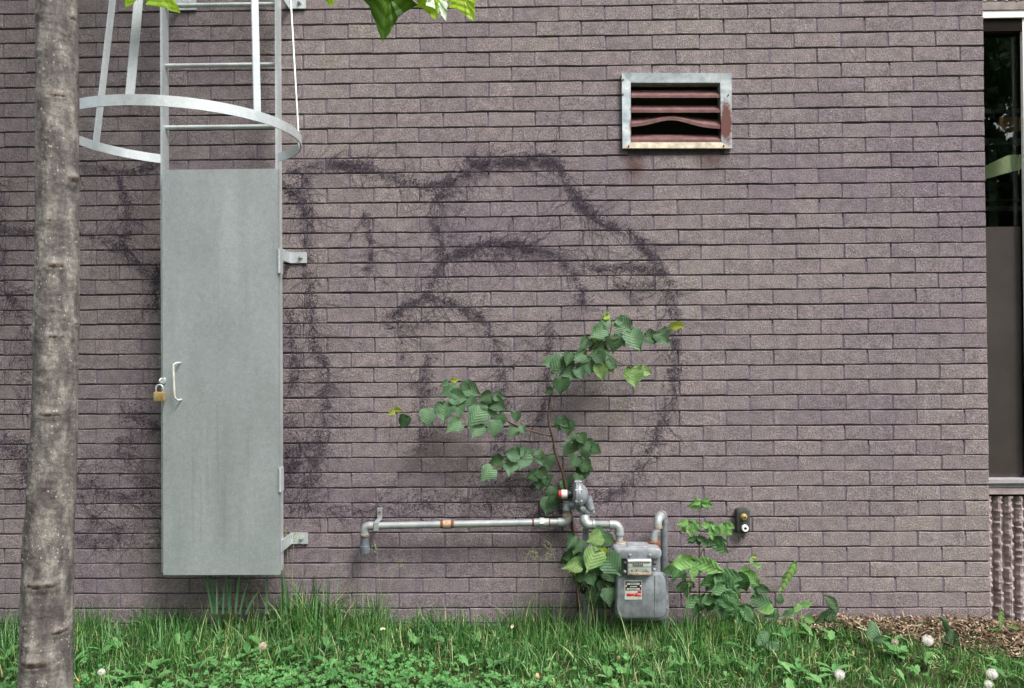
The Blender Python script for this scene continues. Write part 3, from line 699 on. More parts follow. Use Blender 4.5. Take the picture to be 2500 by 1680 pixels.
duct.box((bx0-0.003, 0.185, zb), (bx1+0.003, 0.19, zt)); duct.box((bx0-0.003, 0.05, zb-0.003), (bx1+0.003, 0.185, zb)); duct.box((bx0-0.003, 0.05, zt), (bx1+0.003, 0.185, zt+0.003))
duct.box((bx0-0.004, 0.05, zb), (bx0, 0.185, zt)); duct.box((bx1, 0.05, zb), (bx1+0.004, 0.185, zt)); duct.build('duct', M['deep_black'], vt)
for k, (ytop, ylip, ybot) in enumerate(((219, 233, 239), (256, 268, 275), (287, 302, 310), (328, 341, 348))):
    V = []; F = []; n = 24
    for i in range(n+1):
        t = i/n; px = 1541+220*t
        bend = 0.0; dep = 0.0
        if k == 2:
            bend = -19*math.exp(-((t-0.45)/0.27)**2)+4*(t-0.5)+3; dep = 0.006*math.exp(-((t-0.45)/0.3)**2)
        a = P(px, ytop+bend*0.6+1, 0.030+dep); b1 = P(px, ylip+bend, -0.013+dep); c1 = P(px, ybot+bend*1.0, -0.0125+dep); d1 = P(px, ybot+bend, -0.004+dep)
        V += [a, b1, c1, d1, Vector((a.x, a.y+0.001, a.z-0.0016))]
    for i in range(n):
        for j in range(5): F.append((i*5+j, (i+1)*5+j, (i+1)*5+(j+1) % 5, i*5+(j+1) % 5))
    o = part('louvre_blade', V, F, M['vent_blade'], vt)
    if k == 2: o['label'] = 'louvre blade bent upwards in the middle'

# ------------------------------------------------------------------ gas pipe, regulator and meter
YP = -0.085
gp = thing('gas_pipe', 'long horizontal galvanised gas pipe strapped low on the brick wall', 'pipe', tuple(P(1100, 1290, YP)))
def pipe(pts, rad, mat, name, parent, n=16): return smooth_sharp(MB().tube(pts, rad, n).build(name, M[mat], parent), 50)
pL = P(905, 1284, YP); pR = P(1362, 1275, YP)
pipe([pL, pR], 0.0170, 'galv_pipe', 'pipe', gp)
e1 = P(892, 1284, YP); e2 = P(891, 1306, YP)
pipe([pL+Vector((0.012, 0, 0))]+arc_pts(pL, e1+Vector((-0.008, 0, 0.003)), e2, 8), [0.021, 0.021]+[0.0205]*7+[0.0205], 'galv_pipe', 'elbow', gp)
z1, z2 = P(891, 1304, YP).z, P(891, 1349, YP).z; xx = P(891, 1320, YP).x
smooth_sharp(MB().lathe((xx, YP, z1), (0, 0, -1), [(0, 0.0235), (0.010, 0.0235), (0.011, 0.019), ((z1-z2)*0.25, 0.0185), ((z1-z2)*0.62, 0.0215), ((z1-z2)*0.64, 0.0235), (z1-z2, 0.0235)], 18).build('socket', M['rubber_grey'], gp))
smooth_sharp(MB().lathe((xx, YP, z1+0.0015), (0, 0, -1), [(0, 0.0242), (0.006, 0.0242)], 18).build('collar', M['rusty_pale'], gp))
sx = P(920, 1270, YP)
st = MB(); st.box((sx.x-0.012, YP-0.021, pL.z-0.02), (sx.x+0.012, YP-0.0175, pL.z+0.02), 0.001); st.box((sx.x-0.012, YP-0.019, pL.z+0.0175), (sx.x+0.012, -0.006, pL.z+0.0205)); st.box((sx.x-0.0125, -0.0125, pL.z+0.02), (sx.x+0.0125, -0.0062, pL.z+0.072), 0.0015)
stp = st.build('strap', M['galv_pipe'], gp)
MB().lathe((sx.x, -0.0126, pL.z+0.05), (0, -1, 0), [(0, 0.007), (0.004, 0.006)], 6).build('screw', M['rust'], stp)
def along(t): return pL.lerp(pR, t)
def band(px, hw_px, rad, mat, name, n=18):
    t = (px-905)/(1362-905); s = hw_px/(1362-905)
    return smooth_sharp(MB().tube([along(t-s), along(t+s)], rad, n).build(name, M[mat], gp), 40)
band(1080, 4, 0.0182, 'rust', 'rust_ring'); band(1092, 9.5, 0.0215, 'rusty_pale', 'coupling'); band(1105, 4, 0.0182, 'rust', 'rust_ring')
band(1302, 2.5, 0.0178, 'rust', 'rust_ring'); band(1311, 7, 0.0195, 'galv_pipe', 'union_end'); band(1323, 5.5, 0.0255, 'galv_pipe', 'union_nut', 6); band(1334, 6, 0.0205, 'galv_pipe', 'union_end'); band(1341, 2, 0.0180, 'rust', 'rust_ring')
q0 = P(1364, 1275, YP); q1 = P(1386, 1275, YP); q2 = P(1384, 1258, YP)
pipe([q0-Vector((0.003, 0, 0)), q0]+arc_pts(q0+Vector((0.008, 0, 0)), q1+Vector((0.006, 0, 0)), q2, 8), 0.0212, 'galv_pipe', 'elbow', gp)
# regulator
rg = thing('gas_regulator', 'grey gas pressure regulator with round diaphragm case and red capped vent', 'regulator', tuple(P(1411, 1240, YP)))
rc = P(1411, 1208, YP-0.02)
smooth_sharp(MB().lathe(rc-Vector((0.026, 0, 0)), (1, 0, 0), [(0, 0.018), (0.002, 0.045), (0.009, 0.060), (0.0135, 0.0625), (0.014, 0.0705), (0.0245, 0.0715), (0.0247, 0.068), (0.0263, 0.068), (0.0265, 0.0715), (0.036, 0.0705), (0.0365, 0.061), (0.048, 0.052), (0.060, 0.041), (0.070, 0.028), (0.074, 0.012)], 28).build('diaphragm_case', M['cast_grey'], rg), 28)
for k in range(8):
    a = k*math.pi/4+0.3; q = rc+Vector((-0.016, math.cos(a)*0.066, math.sin(a)*0.066))
    MB().lathe(q, (1, 0, 0), [(0, 0.006), (0.032, 0.006)], 6).build('bolt', M['galv_pipe'], rg)
sp1 = rc+Vector((0.040, 0, -0.012))
smooth_sharp(MB().lathe(sp1, (0.35, 0, -1), [(0, 0.024), (0.03, 0.022), (0.05, 0.019), (0.058, 0.021), (0.064, 0.018)], 16).build('spring_tower', M['cast_grey'], rg))
v0 = P(1364, 1207, YP-0.02)
MB().tube([v0, v0+Vector((0.013, 0, 0))], [0.019, 0.0205], 18).build('cap', M['red'], rg, False)
smooth_sharp(MB().tube([v0+Vector((0.0132, 0, 0)), v0+Vector((0.040, 0, 0))], 0.0215, 18).build('label_band', M['offwhite'], rg))
smooth_sharp(MB().tube([v0+Vector((0.0402, 0, 0)), v0+Vector((0.075, 0, 0))], 0.020, 18).build('vent_stub', M['black'], rg))
b0 = P(1384, 1221, YP-0.005); b1 = P(1384, 1260, YP)
hh = b0.z-b1.z
smooth_sharp(MB().lathe(b0, (0, 0, -1), [(0, 0.020), (0.008, 0.0205), (0.010, 0.018), (hh*0.4, 0.019), (hh*0.45, 0.0215), (hh*0.62, 0.0215), (hh*0.65, 0.016), (hh*0.8, 0.016)], 18).build('valve_body', M['cast_grey'], rg))
smooth_sharp(MB().lathe((b1.x, YP, b1.z+0.013), (0, 0, -1), [(0, 0.0205), (0.002, 0.0225), (0.012, 0.0225), (0.014, 0.0205)], 18).build('nut', M['rusty_pale'], rg))
MB().tube([b0+Vector((0, 0, -0.02)), rc+Vector((0.0, 0, -0.05)), rc+Vector((0.03, 0, -0.075))], [0.017, 0.022, 0.020], 14).build('throat', M['cast_grey'], rg, True)
f0 = P(1434, 1250, YP-0.01)
fl_ = MB(); fl_.lathe(f0+Vector((-0.002, 0, 0.012)), (0, 0, -1), [(0, 0.022), (0.004, 0.027), (0.012, 0.027), (0.016, 0.020), (0.028, 0.019)], 16)
fl_.box((f0.x+0.012, f0.y-0.012, f0.z-0.004), (f0.x+0.036, f0.y+0.012, f0.z+0.006), 0.002); smooth_sharp(fl_.build('outlet_flange', M['cast_grey'], rg))
# piping to the meter
YM = -0.15
mp = thing('meter_piping', 'elbowed grey gas piping joining regulator and meter', 'pipe', tuple(P(1470, 1300, YP)))
w0 = P(1428, 1258, YP-0.03); w1 = P(1426, 1282, YP-0.04); w2 = P(1447, 1281, YM+0.02)
pipe(arc_pts(w0, P(1424, 1285, YP-0.045), w2, 10), [0.021, 0.022]+[0.0245]*6+[0.023, 0.022, 0.022], 'galv_pipe', 'elbow', mp)
w3 = P(1452, 1281, YM+0.02); w4 = P(1490, 1281, YM)
pipe([w2, w3], 0.0245, 'galv_pipe', 'collar', mp); pipe([w3, w4], 0.0182, 'galv_pipe', 'pipe', mp)
w5 = P(1512, 1281, YM); w6 = P(1512, 1302, YM)
pipe([w4-Vector((0.004, 0, 0)), w4]+arc_pts(w4+Vector((0.006, 0, 0)), w5+Vector((0, 0, 0.004)), w6, 10), 0.0215, 'galv_pipe', 'elbow', mp)
pipe([w6+Vector((0, 0, 0.004)), w6-Vector((0, 0, 0.006))], 0.0232, 'galv_pipe', 'collar', mp)
w7 = P(1512, 1324, YM); pipe([w6, w7], 0.0175, 'galv_pipe', 'pipe', mp)
def nut(px, py0, py1, rad, mat, parent, Y=YM):
    a, b_ = P(px, py0, Y), P(px, py1, Y); h = a.z-b_.z
    return smooth_sharp(MB().lathe(a, (0, 0, -1), [(0, rad*0.86), (0.003, rad), (h-0.008, rad), (h-0.007, rad*0.93), (h-0.004, rad*1.02), (h, rad*0.98)], 10).build('nut', M[mat], parent), 25)
nut(1514, 1323, 1341, 0.0272, 'rusty_pale', mp); nut(1597, 1321, 1340, 0.0285, 'rust', mp)
g0 = P(1597, 1322, YM); g1 = P(1595, 1304, YM); g2 = P(1612, 1295, YM+0.01); g3 = P(1609, 1288, YM+0.01)
pipe(arc_pts(g0, g1, P(1608, 1292, YM+0.005), 8), 0.0165, 'galv_pipe', 'gooseneck', mp)
pipe([P(1606, 1289, YM+0.008), P(1606, 1284, YM+0.008)], 0.0215, 'rusty_pale', 'collar', mp)
pipe(arc_pts(P(1606, 1287, YM+0.008), P(1605, 1262, YM+0.008), P(1616, 1258, YP), 9), [0.0192]*4+[0.021]*6, 'galv_pipe', 'elbow', mp)
pipe([P(1614, 1259, YM+0.04), P(1617, 1258, YP+0.01)], 0.0232, 'galv_pipe', 'collar', mp)
t0 = P(1621, 1262, YP+0.01); pipe([t0, (t0.x, YP+0.01, -0.05)], 0.0172, 'cast_grey', 'riser', mp); pipe([P(1621, 1270, YP+0.01), P(1621, 1277, YP+0.01)], 0.020, 'cast_grey', 'collar', mp)
t1 = P(1430, 1290, YP); pipe([t1, (t1.x, YP, -0.05)], 0.0150, 'cast_grey', 'riser', mp)
vq = P(1428, 1432, YP-0.01); vm = MB(); vm.lathe(vq+Vector((0, 0, 0.03)), (0, 0, -1), [(0, 0.017), (0.004, 0.024), (0.02, 0.026), (0.05, 0.026), (0.06, 0.018)], 14); vm.box((vq.x-0.006, YP-0.045, vq.z-0.01), (vq.x+0.006, YP-0.02, vq.z+0.02)); smooth_sharp(vm.build('shut_off_valve', M['black'], mp))
tb = P(1630, 1425, YP-0.02); pipe([tb, tb+Vector((0.035, 0, 0.002))], 0.0035, 'cast_grey', 'tag_wire', mp, 6)
# meter
YF = -0.255
mt = thing('gas_meter', 'grey diaphragm gas meter with counter window standing in the grass', 'meter', tuple(P(1565, 1510, YF+0.06)))
def rr(px0, py0, px1, py1, Y, r, seg=5, taper=0):
    a, b_ = P(px0, py0, Y), P(px1, py1, Y); x0, x1, z1, z0 = a.x, b_.x, a.z, b_.z; o = []
    for cx, cz, s in ((x0+r, z0+r, 180), (x1-r, z0+r, 270), (x1-r, z1-r, 0), (x0+r, z1-r, 90)):
        for k in range(seg+1):
            t = R(s+90*k/seg); o.append((cx+r*math.cos(t), cz+r*math.sin(t)))
    if taper: o = [(x+(((x0+x1)/2)-x)*taper*(z-z0)/(z1-z0), z) for x, z in o]
    return o
def rprism(o, y0, y1, bev, name, mat, parent, ang=40): return smooth_sharp(MB().prism(o, y0, y1, bev).build(name, M[mat], parent), ang)
rprism(rr(1503, 1401, 1630, 1512, YF, 0.042, 6, 0.05), YF, YF+0.055, 0.016, 'front_cover', 'meter_paint', mt)
rprism(rr(1500, 1396, 1634, 1514, YF+0.058, 0.045, 6, 0.05), YF+0.055, YF+0.066, 0.002, 'flange', 'meter_paint', mt)
rprism(rr(1504, 1401, 1629, 1512, YF+0.066, 0.042, 6, 0.05), YF+0.066, YF+0.15, 0.004, 'back_case', 'meter_paint', mt)
rprism(rr(1518, 1350, 1612, 1405, YF+0.03, 0.008), YF+0.032, YF+0.13, 0.006, 'neck', 'meter_paint', mt)
lid = rr(1500, 1340, 1616, 1364, YF-0.0, 0.018, 5); rprism(lid, YF+0.0, YF+0.135, 0.009, 'top_casting', 'meter_lid', mt)
rprism(rr(1532, 1333, 1580, 1344, YF+0.03, 0.008, 4), YF+0.02, YF+0.10, 0.006, 'lid_boss', 'meter_lid', mt)
for px in (1538, 1586): MB().lathe(P(px, 1356, YF), (0, -1, 0), [(0, 0.0085), (0.006, 0.0085), (0.008, 0.005)], 6).build('bolt', M['cast_grey'], mt)
for px, py in ((1511, 1437), (1621, 1434), (1590, 1406), (1626, 1487), (1508, 1490)):
    q = P(px, py, YF+0.05); o = smooth_sharp(MB().lathe(q+Vector((0, 0.004, 0)), (0, -1, 0), [(0, 0.0095), (0.012, 0.0095), (0.0125, 0.0055), (0.009, 0.0052)], 12).build('screw_boss', M['meter_paint'], mt))
    MB().lathe(q-Vector((0, 0.0035, 0)), (0, -1, 0), [(0, 0.0052), (0.0015, 0.0048)], 10).build('socket_hole', M['black'], o)
# rib down the cover
ra_, rb_ = P(1598, 1405, YF), P(1606, 1500, YF)
MB().box((ra_.x, YF-0.0025, rb_.z), (ra_.x+0.004, YF+0.002, ra_.z), 0.001).build('cover_seam', M['meter_paint'], mt)
# counter housing
YI = YF-0.022
ch = rprism(rr(1531, 1365, 1591, 1404, YI, 0.003, 3), YI, YF+0.035, 0.003, 'counter_housing', 'cast_grey', mt)
rprism(rr(1534, 1369, 1589, 1402, YI-0.001, 0.002, 2), YI-0.0015, YI+0.002, 0.0008, 'counter_face', 'face_plate', ch)
rprism(rr(1533, 1367, 1590, 1372.5, YI-0.004, 0.002, 2), YI-0.006, YI, 0.002, 'hood', 'white', ch)
rprism(rr(1533, 1399, 1590, 1404, YI-0.003, 0.001, 2), YI-0.004, YI, 0.001, 'lower_strip', 'rusty_pale', ch)
rprism(rr(1545, 1376, 1570, 1382, YI-0.002, 0.0005, 1), YI-0.0027, YI-0.0016, 0.0002, 'digit_window', 'black', ch)
rprism(rr(1534, 1383.7, 1589, 1384.5, YI-0.002, 0.0002, 1), YI-0.0022, YI-0.0016, 0.0001, 'score_line', 'rail_dark', ch)
def text(body, px, py, size, Y, mat, parent, name):
    cu = bpy.data.curves.new(name, 'FONT'); cu.body = body; cu.size = size; cu.align_x = 'CENTER'; cu.align_y = 'CENTER'; cu.extrude = 0.0001; cu.space_character = 1.25
    cu.materials.append(M[mat]); tmp = bpy.data.objects.new(name, cu); me = bpy.data.meshes.new_from_object(tmp); me.materials.clear(); me.materials.append(M[mat]); bpy.data.objects.remove(tmp); o = link(name, me, parent)
    o.location = P(px, py, Y)-origin(parent); o.rotation_euler = (R(90), 0, 0); return o
text('05659', 1557.5, 1379, 0.0125, YI-0.0030, 'offwhite', ch, 'digits')
for px, py, a in ((1543, 1394, 0.5), (1554, 1393, -0.6)):
    q = P(px, py, YI-0.002); o = MB().lathe(q, (0, -1, 0), [(0, 0.0028), (0.0008, 0.0028)], 10); o.tube([q-Vector((0, .0006, 0)), q+Vector((-math.sin(a)*0.008, -0.0006, 0.008))], [0.0012, 0.0004], 4); o.build('dial_hand', M['black'], ch)
for px0, px1, py in ((1574, 1580, 1391), (1569, 1583, 1395)): rprism(rr(px0, py, px1, py+1.2, YI-0.002, 0.0002, 1), YI-0.0022, YI-0.0016, 0.0001, 'print', 'rail_dark', ch)
for px, py in ((1526, 1374), (1525, 1395), (1597, 1374), (1596, 1390)):
    q = P(px, py, YI+0.02); smooth_sharp(MB().lathe(q, (0, -1, 0), [(0, 0.009), (0.012, 0.008), (0.016, 0.004)], 10).build('screw', M['cast_grey'] if py > 1380 else M['charcoal'], mt))
# name plate
YN = YF-0.0022
npl = rprism(rr(1524.5, 1417, 1567, 1464, YN, 0.002, 2), YN, YF+0.001, 0.0006, 'name_plate', 'offwhite', mt)
def patch(px0, py0, px1, py1, mat, name, d=0.0006): rprism(rr(px0, py0, px1, py1, YN-d, 0.0004, 1), YN-d, YN, 0.0001, name, mat, npl)
patch(1526.5, 1419.5, 1566, 1441.5, 'black', 'black_field'); patch(1530, 1423, 1561.5, 1428, 'face_plate', 'pale_bar', 0.0010); patch(1530, 1436, 1562, 1440, 'face_plate', 'pale_bar', 0.0010)
patch(1538, 1431.5, 1555, 1433, 'offwhite', 'pale_line', 0.0010); patch(1527.3, 1429.5, 1529.8, 1432.3, 'white', 'rivet', 0.0012); patch(1562.5, 1429, 1565, 1432, 'white', 'rivet', 0.0012)
patch(1530, 1449, 1550, 1455.5, 'red', 'red_mark', 0.0010); patch(1550.5, 1451.5, 1566, 1455.8, 'red', 'red_mark', 0.0010); patch(1557, 1443, 1566, 1448.3, 'red', 'red_mark', 0.0010); patch(1551.5, 1448, 1556, 1451, 'red', 'red_mark', 0.0010)
for k in range(5): patch(1539+k*3.4, 1424.2, 1540.8+k*3.4, 1427, 'rail_dark', 'print', 0.0014)
for k in range(5): patch(1536+k*4, 1437, 1538+k*4, 1439.2, 'rail_dark', 'print', 0.0014)

# small outlet box on the wall
ob = thing('wall_outlet_box', 'small dark rounded outlet box with brass and white ports on the brick wall', 'outlet box', tuple(P(1815, 1303, -0.01)))
rprism(rr(1798, 1242, 1832, 1302, -0.035, 0.016, 5), -0.040, -0.004, 0.010, 'cover', 'charcoal', ob)
q = P(1816, 1262, -0.04)
smooth_sharp(MB().lathe(q, (0, -1, 0), [(0, 0.016), (0.004, 0.0155), (0.006, 0.010), (0.020, 0.009), (0.0205, 0.005)], 14).build('brass_port', M['brass'], ob)); MB().lathe(q-Vector((0, 0.0206, 0)), (0, -1, 0), [(0, 0.0048), (0.0004, 0.0048)], 12).build('port_hole', M['black'], ob)
q = P(1818, 1289, -0.04)
smooth_sharp(MB().lathe(q, (0, -1, 0), [(0, 0.0165), (0.012, 0.0160), (0.014, 0.0148), (0.0142, 0.007), (0.010, 0.0068)], 18).build('white_port', M['white'], ob)); MB().lathe(q-Vector((0, 0.0095, 0)), (0, -1, 0), [(0, 0.0066), (0.001, 0.0066)], 12).build('port_hole', M['black'], ob)
#PART2
# ------------------------------------------------------------------ foliage materials
def leaf_mat(name, lo, hi, trans=0.35, rough=0.5, vein=None):
    m, nt, b = mat_base(name, lo, rough, 0, 0.22)
    oi = N(nt, 'ShaderNodeObjectInfo').outputs['Random']; pi = N(nt, 'ShaderNodeNewGeometry').outputs['Random Per Island']
    rv = math_(nt, 'FRACT', math_(nt, 'ADD', oi, pi))
    c = mixc(nt, rv, lo, hi)
    co = N(nt, 'ShaderNodeTexCoord').outputs['Object']
    c = mixc(nt, 1.0, c, ramp(nt, noise(nt, 5, 4, co), [(0.3, g(0.75)), (0.7, g(1.25))]), 'MULTIPLY')
    if vein:
        sx = N(nt, 'ShaderNodeSeparateXYZ'); nt.links.new(co, sx.inputs[0])
        vv = math_(nt, 'ADD', math_(nt, 'MULTIPLY', math_(nt, 'ABSOLUTE', sx.outputs[0]), -0.9), sx.outputs[2])
        vv = math_(nt, 'ABSOLUTE', math_(nt, 'SINE', math_(nt, 'MULTIPLY', vv, 21.0)))
        vl = ramp(nt, vv, [(0.0, g(1)), (0.22, g(0))])
        c = mixc(nt, math_(nt, 'MULTIPLY', vl, 0.09), c, vein)
        bump(nt, b, math_(nt, 'ADD', math_(nt, 'MULTIPLY', vv, 1.0), noise(nt, 9, 2, co)), 0.22, 0.03)
        at = N(nt, 'ShaderNodeAttribute', attribute_name='vein').outputs['Fac']
        c = mixc(nt, math_(nt, 'MULTIPLY', at, 0.55), c, vein)
    nt.links.new(c, b.inputs['Base Color'])
    t = N(nt, 'ShaderNodeBsdfTranslucent'); mx = N(nt, 'ShaderNodeMixShader'); mx.inputs[0].default_value = trans
    tc = mixc(nt, 1.0, c, (1.5, 1.6, 0.7), 'MULTIPLY'); nt.links.new(tc, t.inputs[0])
    nt.links.new(b.outputs[0], mx.inputs[1]); nt.links.new(t.outputs[0], mx.inputs[2])
    nt.links.new(mx.outputs[0], nt.nodes['Material Output'].inputs[0]); return m
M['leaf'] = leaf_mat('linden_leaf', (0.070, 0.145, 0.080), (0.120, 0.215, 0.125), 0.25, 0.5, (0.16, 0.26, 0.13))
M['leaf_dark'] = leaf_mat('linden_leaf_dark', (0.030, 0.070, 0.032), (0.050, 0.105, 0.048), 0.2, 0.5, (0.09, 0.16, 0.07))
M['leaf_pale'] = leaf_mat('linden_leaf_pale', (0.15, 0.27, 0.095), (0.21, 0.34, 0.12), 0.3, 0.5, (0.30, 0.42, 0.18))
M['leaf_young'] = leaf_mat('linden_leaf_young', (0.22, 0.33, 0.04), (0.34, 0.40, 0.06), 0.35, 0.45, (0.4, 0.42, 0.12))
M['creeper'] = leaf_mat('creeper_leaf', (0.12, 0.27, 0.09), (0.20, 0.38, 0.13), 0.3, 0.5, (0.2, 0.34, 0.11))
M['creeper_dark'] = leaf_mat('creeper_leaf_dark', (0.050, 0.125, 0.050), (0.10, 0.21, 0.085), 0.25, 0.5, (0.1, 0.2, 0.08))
M['maple'] = leaf_mat('maple_leaf_green', (0.035, 0.10, 0.008), (0.05, 0.13, 0.012), 0.45, 0.45, (0.16, 0.28, 0.03))
M['maple_lit'] = leaf_mat('maple_leaf_backlit_colour', (0.24, 0.42, 0.02), (0.32, 0.50, 0.03), 0.5, 0.4, (0.5, 0.6, 0.1))  # backlit brightness put into the base colour as yellow-green
M['maple_pale'] = leaf_mat('maple_leaf_painted_sheen', (0.55, 0.66, 0.55), (0.62, 0.72, 0.6), 0.2, 0.25, (0.5, 0.6, 0.3))  # whitish sheen of the leaf painted into its base colour
M['dock'] = leaf_mat('dock_leaf', (0.075, 0.17, 0.045), (0.10, 0.21, 0.06), 0.3, 0.5, (0.25, 0.34, 0.12))
M['strap'] = leaf_mat('strap_leaf', (0.12, 0.25, 0.13), (0.19, 0.33, 0.19), 0.25, 0.4)
M['clover'] = leaf_mat('clover_leaf', (0.050, 0.165, 0.040), (0.125, 0.30, 0.095), 0.25, 0.65)
M['burdock'] = leaf_mat('dark_weed_leaf', (0.020, 0.050, 0.018), (0.035, 0.075, 0.03), 0.15, 0.45, (0.10, 0.15, 0.08))
M['stem'] = simple('brown_woody_stem', (0.10, 0.062, 0.040), 0.8, 0, 0.2, 60, 0.35)
M['stem_green'] = simple('green_stem', (0.16, 0.20, 0.07), 0.7, 0, 0.3, 60, 0.3)
M['stem_red'] = simple('reddish_shoot', (0.20, 0.11, 0.06), 0.7, 0, 0.3, 60, 0.3)
# ------------------------------------------------------------------ leaf shapes (base at the origin, tip towards -z, upper side towards -y)
def leaf_mesh(name, outline, mat, fold=0.12, droop=0.15, wav=0.02, length=1.0, r=rnd):
    """outline: right half as (x, z) from base to tip for a leaf of length 1; returns a mesh folded along the midrib"""
    outline = [(x*(1+r.uniform(-.10, .10)), z+(r.uniform(-.015, .015) if 0 < i < len(outline)-1 else 0)) for i, (x, z) in enumerate(outline)]; asym = {1: r.uniform(.84, 1.1), -1: r.uniform(.84, 1.1)}
    n = len(outline); V = []; vein = []; F = []
    zt = min(z for x, z in outline)
    for i, (x, z) in enumerate(outline):
        cz = max(min(z, 0), zt); y = droop*(cz/zt)**2
        V.append((0, y, z if i in (0, n-1) else z+0.05*abs(x))); vein.append(1.0)
    for s in (1, -1):
        for i, (x, z) in enumerate(outline):
            y0 = droop*(max(min(z, 0), zt)/zt)**2
            V.append((s*x*0.55*asym[s], y0-fold*x*0.5+r.uniform(-wav, wav), z*0.98)); vein.append(0.15 if i % 2 else 0.5)
        for i, (x, z) in enumerate(outline):
            y0 = droop*(max(min(z, 0), zt)/zt)**2
            V.append((s*x*asym[s], y0-fold*x*0.7+r.uniform(-wav, wav)*2, z)); vein.append(0.0)
    for k, s in enumerate((1, -1)):
        a = n+k*2*n; b_ = a+n
        for i in range(n-1):
            q1 = (i, i+1, a+i+1, a+i); q2 = (a+i, a+i+1, b_+i+1, b_+i)
            if s < 0: q1 = q1[::-1]; q2 = q2[::-1]
            F += [q1, q2]
    me = new_mesh(name, [(x*length, y*length, z*length) for x, y, z in V], F, mat, True)
    at = me.attributes.new('vein', 'FLOAT', 'POINT'); at.data.foreach_set('value', vein); return me
HEART = [(0.0, 0.0), (0.16, 0.10), (0.33, 0.08), (0.44, -0.06), (0.47, -0.22), (0.42, -0.40), (0.31, -0.57), (0.17, -0.72), (0.07, -0.83), (0.0, -1.0)]
OVATE = [(0.0, 0.0), (0.10, -0.06), (0.20, -0.20), (0.25, -0.38), (0.235, -0.50), (0.24, -0.56), (0.17, -0.70), (0.13, -0.78), (0.07, -0.88), (0.0, -1.0)]
OVAL = [(0.0, 0.0), (0.14, -0.05), (0.25, -0.17), (0.31, -0.36), (0.29, -0.56), (0.20, -0.76), (0.09, -0.90), (0.0, -1.0)]
DOCK = [(0.0, 0.0), (0.03, -0.05), (0.06, -0.2), (0.10, -0.4), (0.125, -0.6), (0.115, -0.78), (0.07, -0.91), (0.0, -1.0)]
def variants_of(name, outl, mat, k=7, **kw): return [leaf_mesh(name, outl, M[mat], r=random.Random(30+i), **{**dict(fold=0.08+0.07*i, droop=0.30-0.06*i, wav=0.02+0.006*i), **kw}) for i in range(k)]
LV = {'n': variants_of('leaf', HEART, 'leaf'), 'd': variants_of('leaf', HEART, 'leaf_dark'), 'p': variants_of('leaf', HEART, 'leaf_pale'), 'y': variants_of('leaf', OVAL, 'leaf_young', fold=0.5),
      'c': variants_of('leaf', OVATE, 'creeper'), 'cd': variants_of('leaf', OVATE, 'creeper_dark'), 'o': variants_of('leaf', OVAL, 'creeper'), 'b': variants_of('leaf', OVAL, 'burdock', fold=0.3),
      'k': variants_of('leaf', DOCK, 'dock', fold=0.3), 's': variants_of('leaf', OVAL, 'leaf')}
def put_leaf(kind, parent, base, length, ang, tilt=0.0, yaw=0.0, r=rnd, name='leaf'):
    """ang: in-plane direction of the tip, 0 = straight down, positive towards +x"""
    me = r.choice(LV[kind]); o = link(name, me, parent)
    rot = Euler((0, 0, yaw)).to_matrix() @ Euler((0, -ang, 0)).to_matrix() @ Euler((tilt, 0, 0)).to_matrix()
    o.location = Vector(base)-origin(parent); o.rotation_euler = rot.to_euler(); o.scale = (length,)*3; return o
def leaf_px(kind, parent, px, py, Lpx, ang, Y, tilt=None, yaw=None, stemtube=None, r=rnd):
    """leaf whose middle shows at photo pixel (px,py)"""
    L = Lpx*px2m(Y)*r.uniform(.88, 1.14); a = R(ang)+r.gauss(0, .12)
    c = P(px, py, Y); base = c+Vector((-math.sin(a)*L*0.45, 0, math.cos(a)*L*0.45))
    t = r.uniform(-0.45, 0.10) if tilt is None else tilt; yw = r.uniform(-0.35, 0.35) if yaw is None else yaw
    o = put_leaf(kind, parent, base, L*1.06, a, t, yw, r); return base

# ------------------------------------------------------------------ sapling growing behind the regulator
sap = thing('linden_sapling', 'spindly sapling with heart shaped leaves growing up the wall behind the regulator', 'sapling', tuple(P(1415, 1495, -0.05)))
def zc_(zx, zy): return 930+zx/2.904, 740+zy/2.904
def stem_px(pts, conv, Ys, rads, mat, name, parent):
    m_ = len(pts); w = []
    for i, (a, b_) in enumerate(pts):
        Y = Ys[0]+(Ys[1]-Ys[0])*i/(m_-1); u, v = conv(a, b_); w.append(P(u, v, Y))
    q = catmull(w, 5); rr_ = [rads[0]+(rads[1]-rads[0])*i/(len(q)-1) for i in range(len(q))]
    return MB().tube(q, rr_, 7).build(name, M[mat], parent, True)
stem_px([(1400, 2190), (1370, 1700), (1330, 1420), (1300, 1250), (1270, 1150), (1235, 1060), (1220, 960), (1190, 850), (1190, 750), (1205, 650), (1250, 540), (1330, 440), (1450, 350), (1560, 290), (1620, 230), (1640, 110)], zc_, (-0.03, -0.19), (0.0075, 0.0022), 'stem', 'trunk', sap)
stem_px([(1210, 945), (1100, 915), (1000, 885), (880, 830), (760, 740), (600, 690), (380, 755), (200, 780), (60, 770)], zc_, (-0.09, -0.16), (0.0042, 0.0013), 'stem', 'branch', sap)
stem_px([(600, 690), (550, 600), (490, 545)], zc_, (-0.13, -0.16), (0.0022, 0.0013), 'stem_red', 'twig', sap)
stem_px([(800, 760), (755, 700), (790, 670)], zc_, (-0.13, -0.15), (0.0016, 0.0010), 'stem_red', 'twig', sap)
stem_px([(1240, 1068), (1160, 1080), (1000, 1090), (850, 1150), (780, 1175)], zc_, (-0.08, -0.13), (0.0026, 0.0012), 'stem', 'branch', sap)
stem_px([(1560, 330), (1700, 430), (1830, 470), (1900, 480)], zc_, (-0.17, -0.19), (0.0022, 0.0011), 'stem', 'twig', sap)
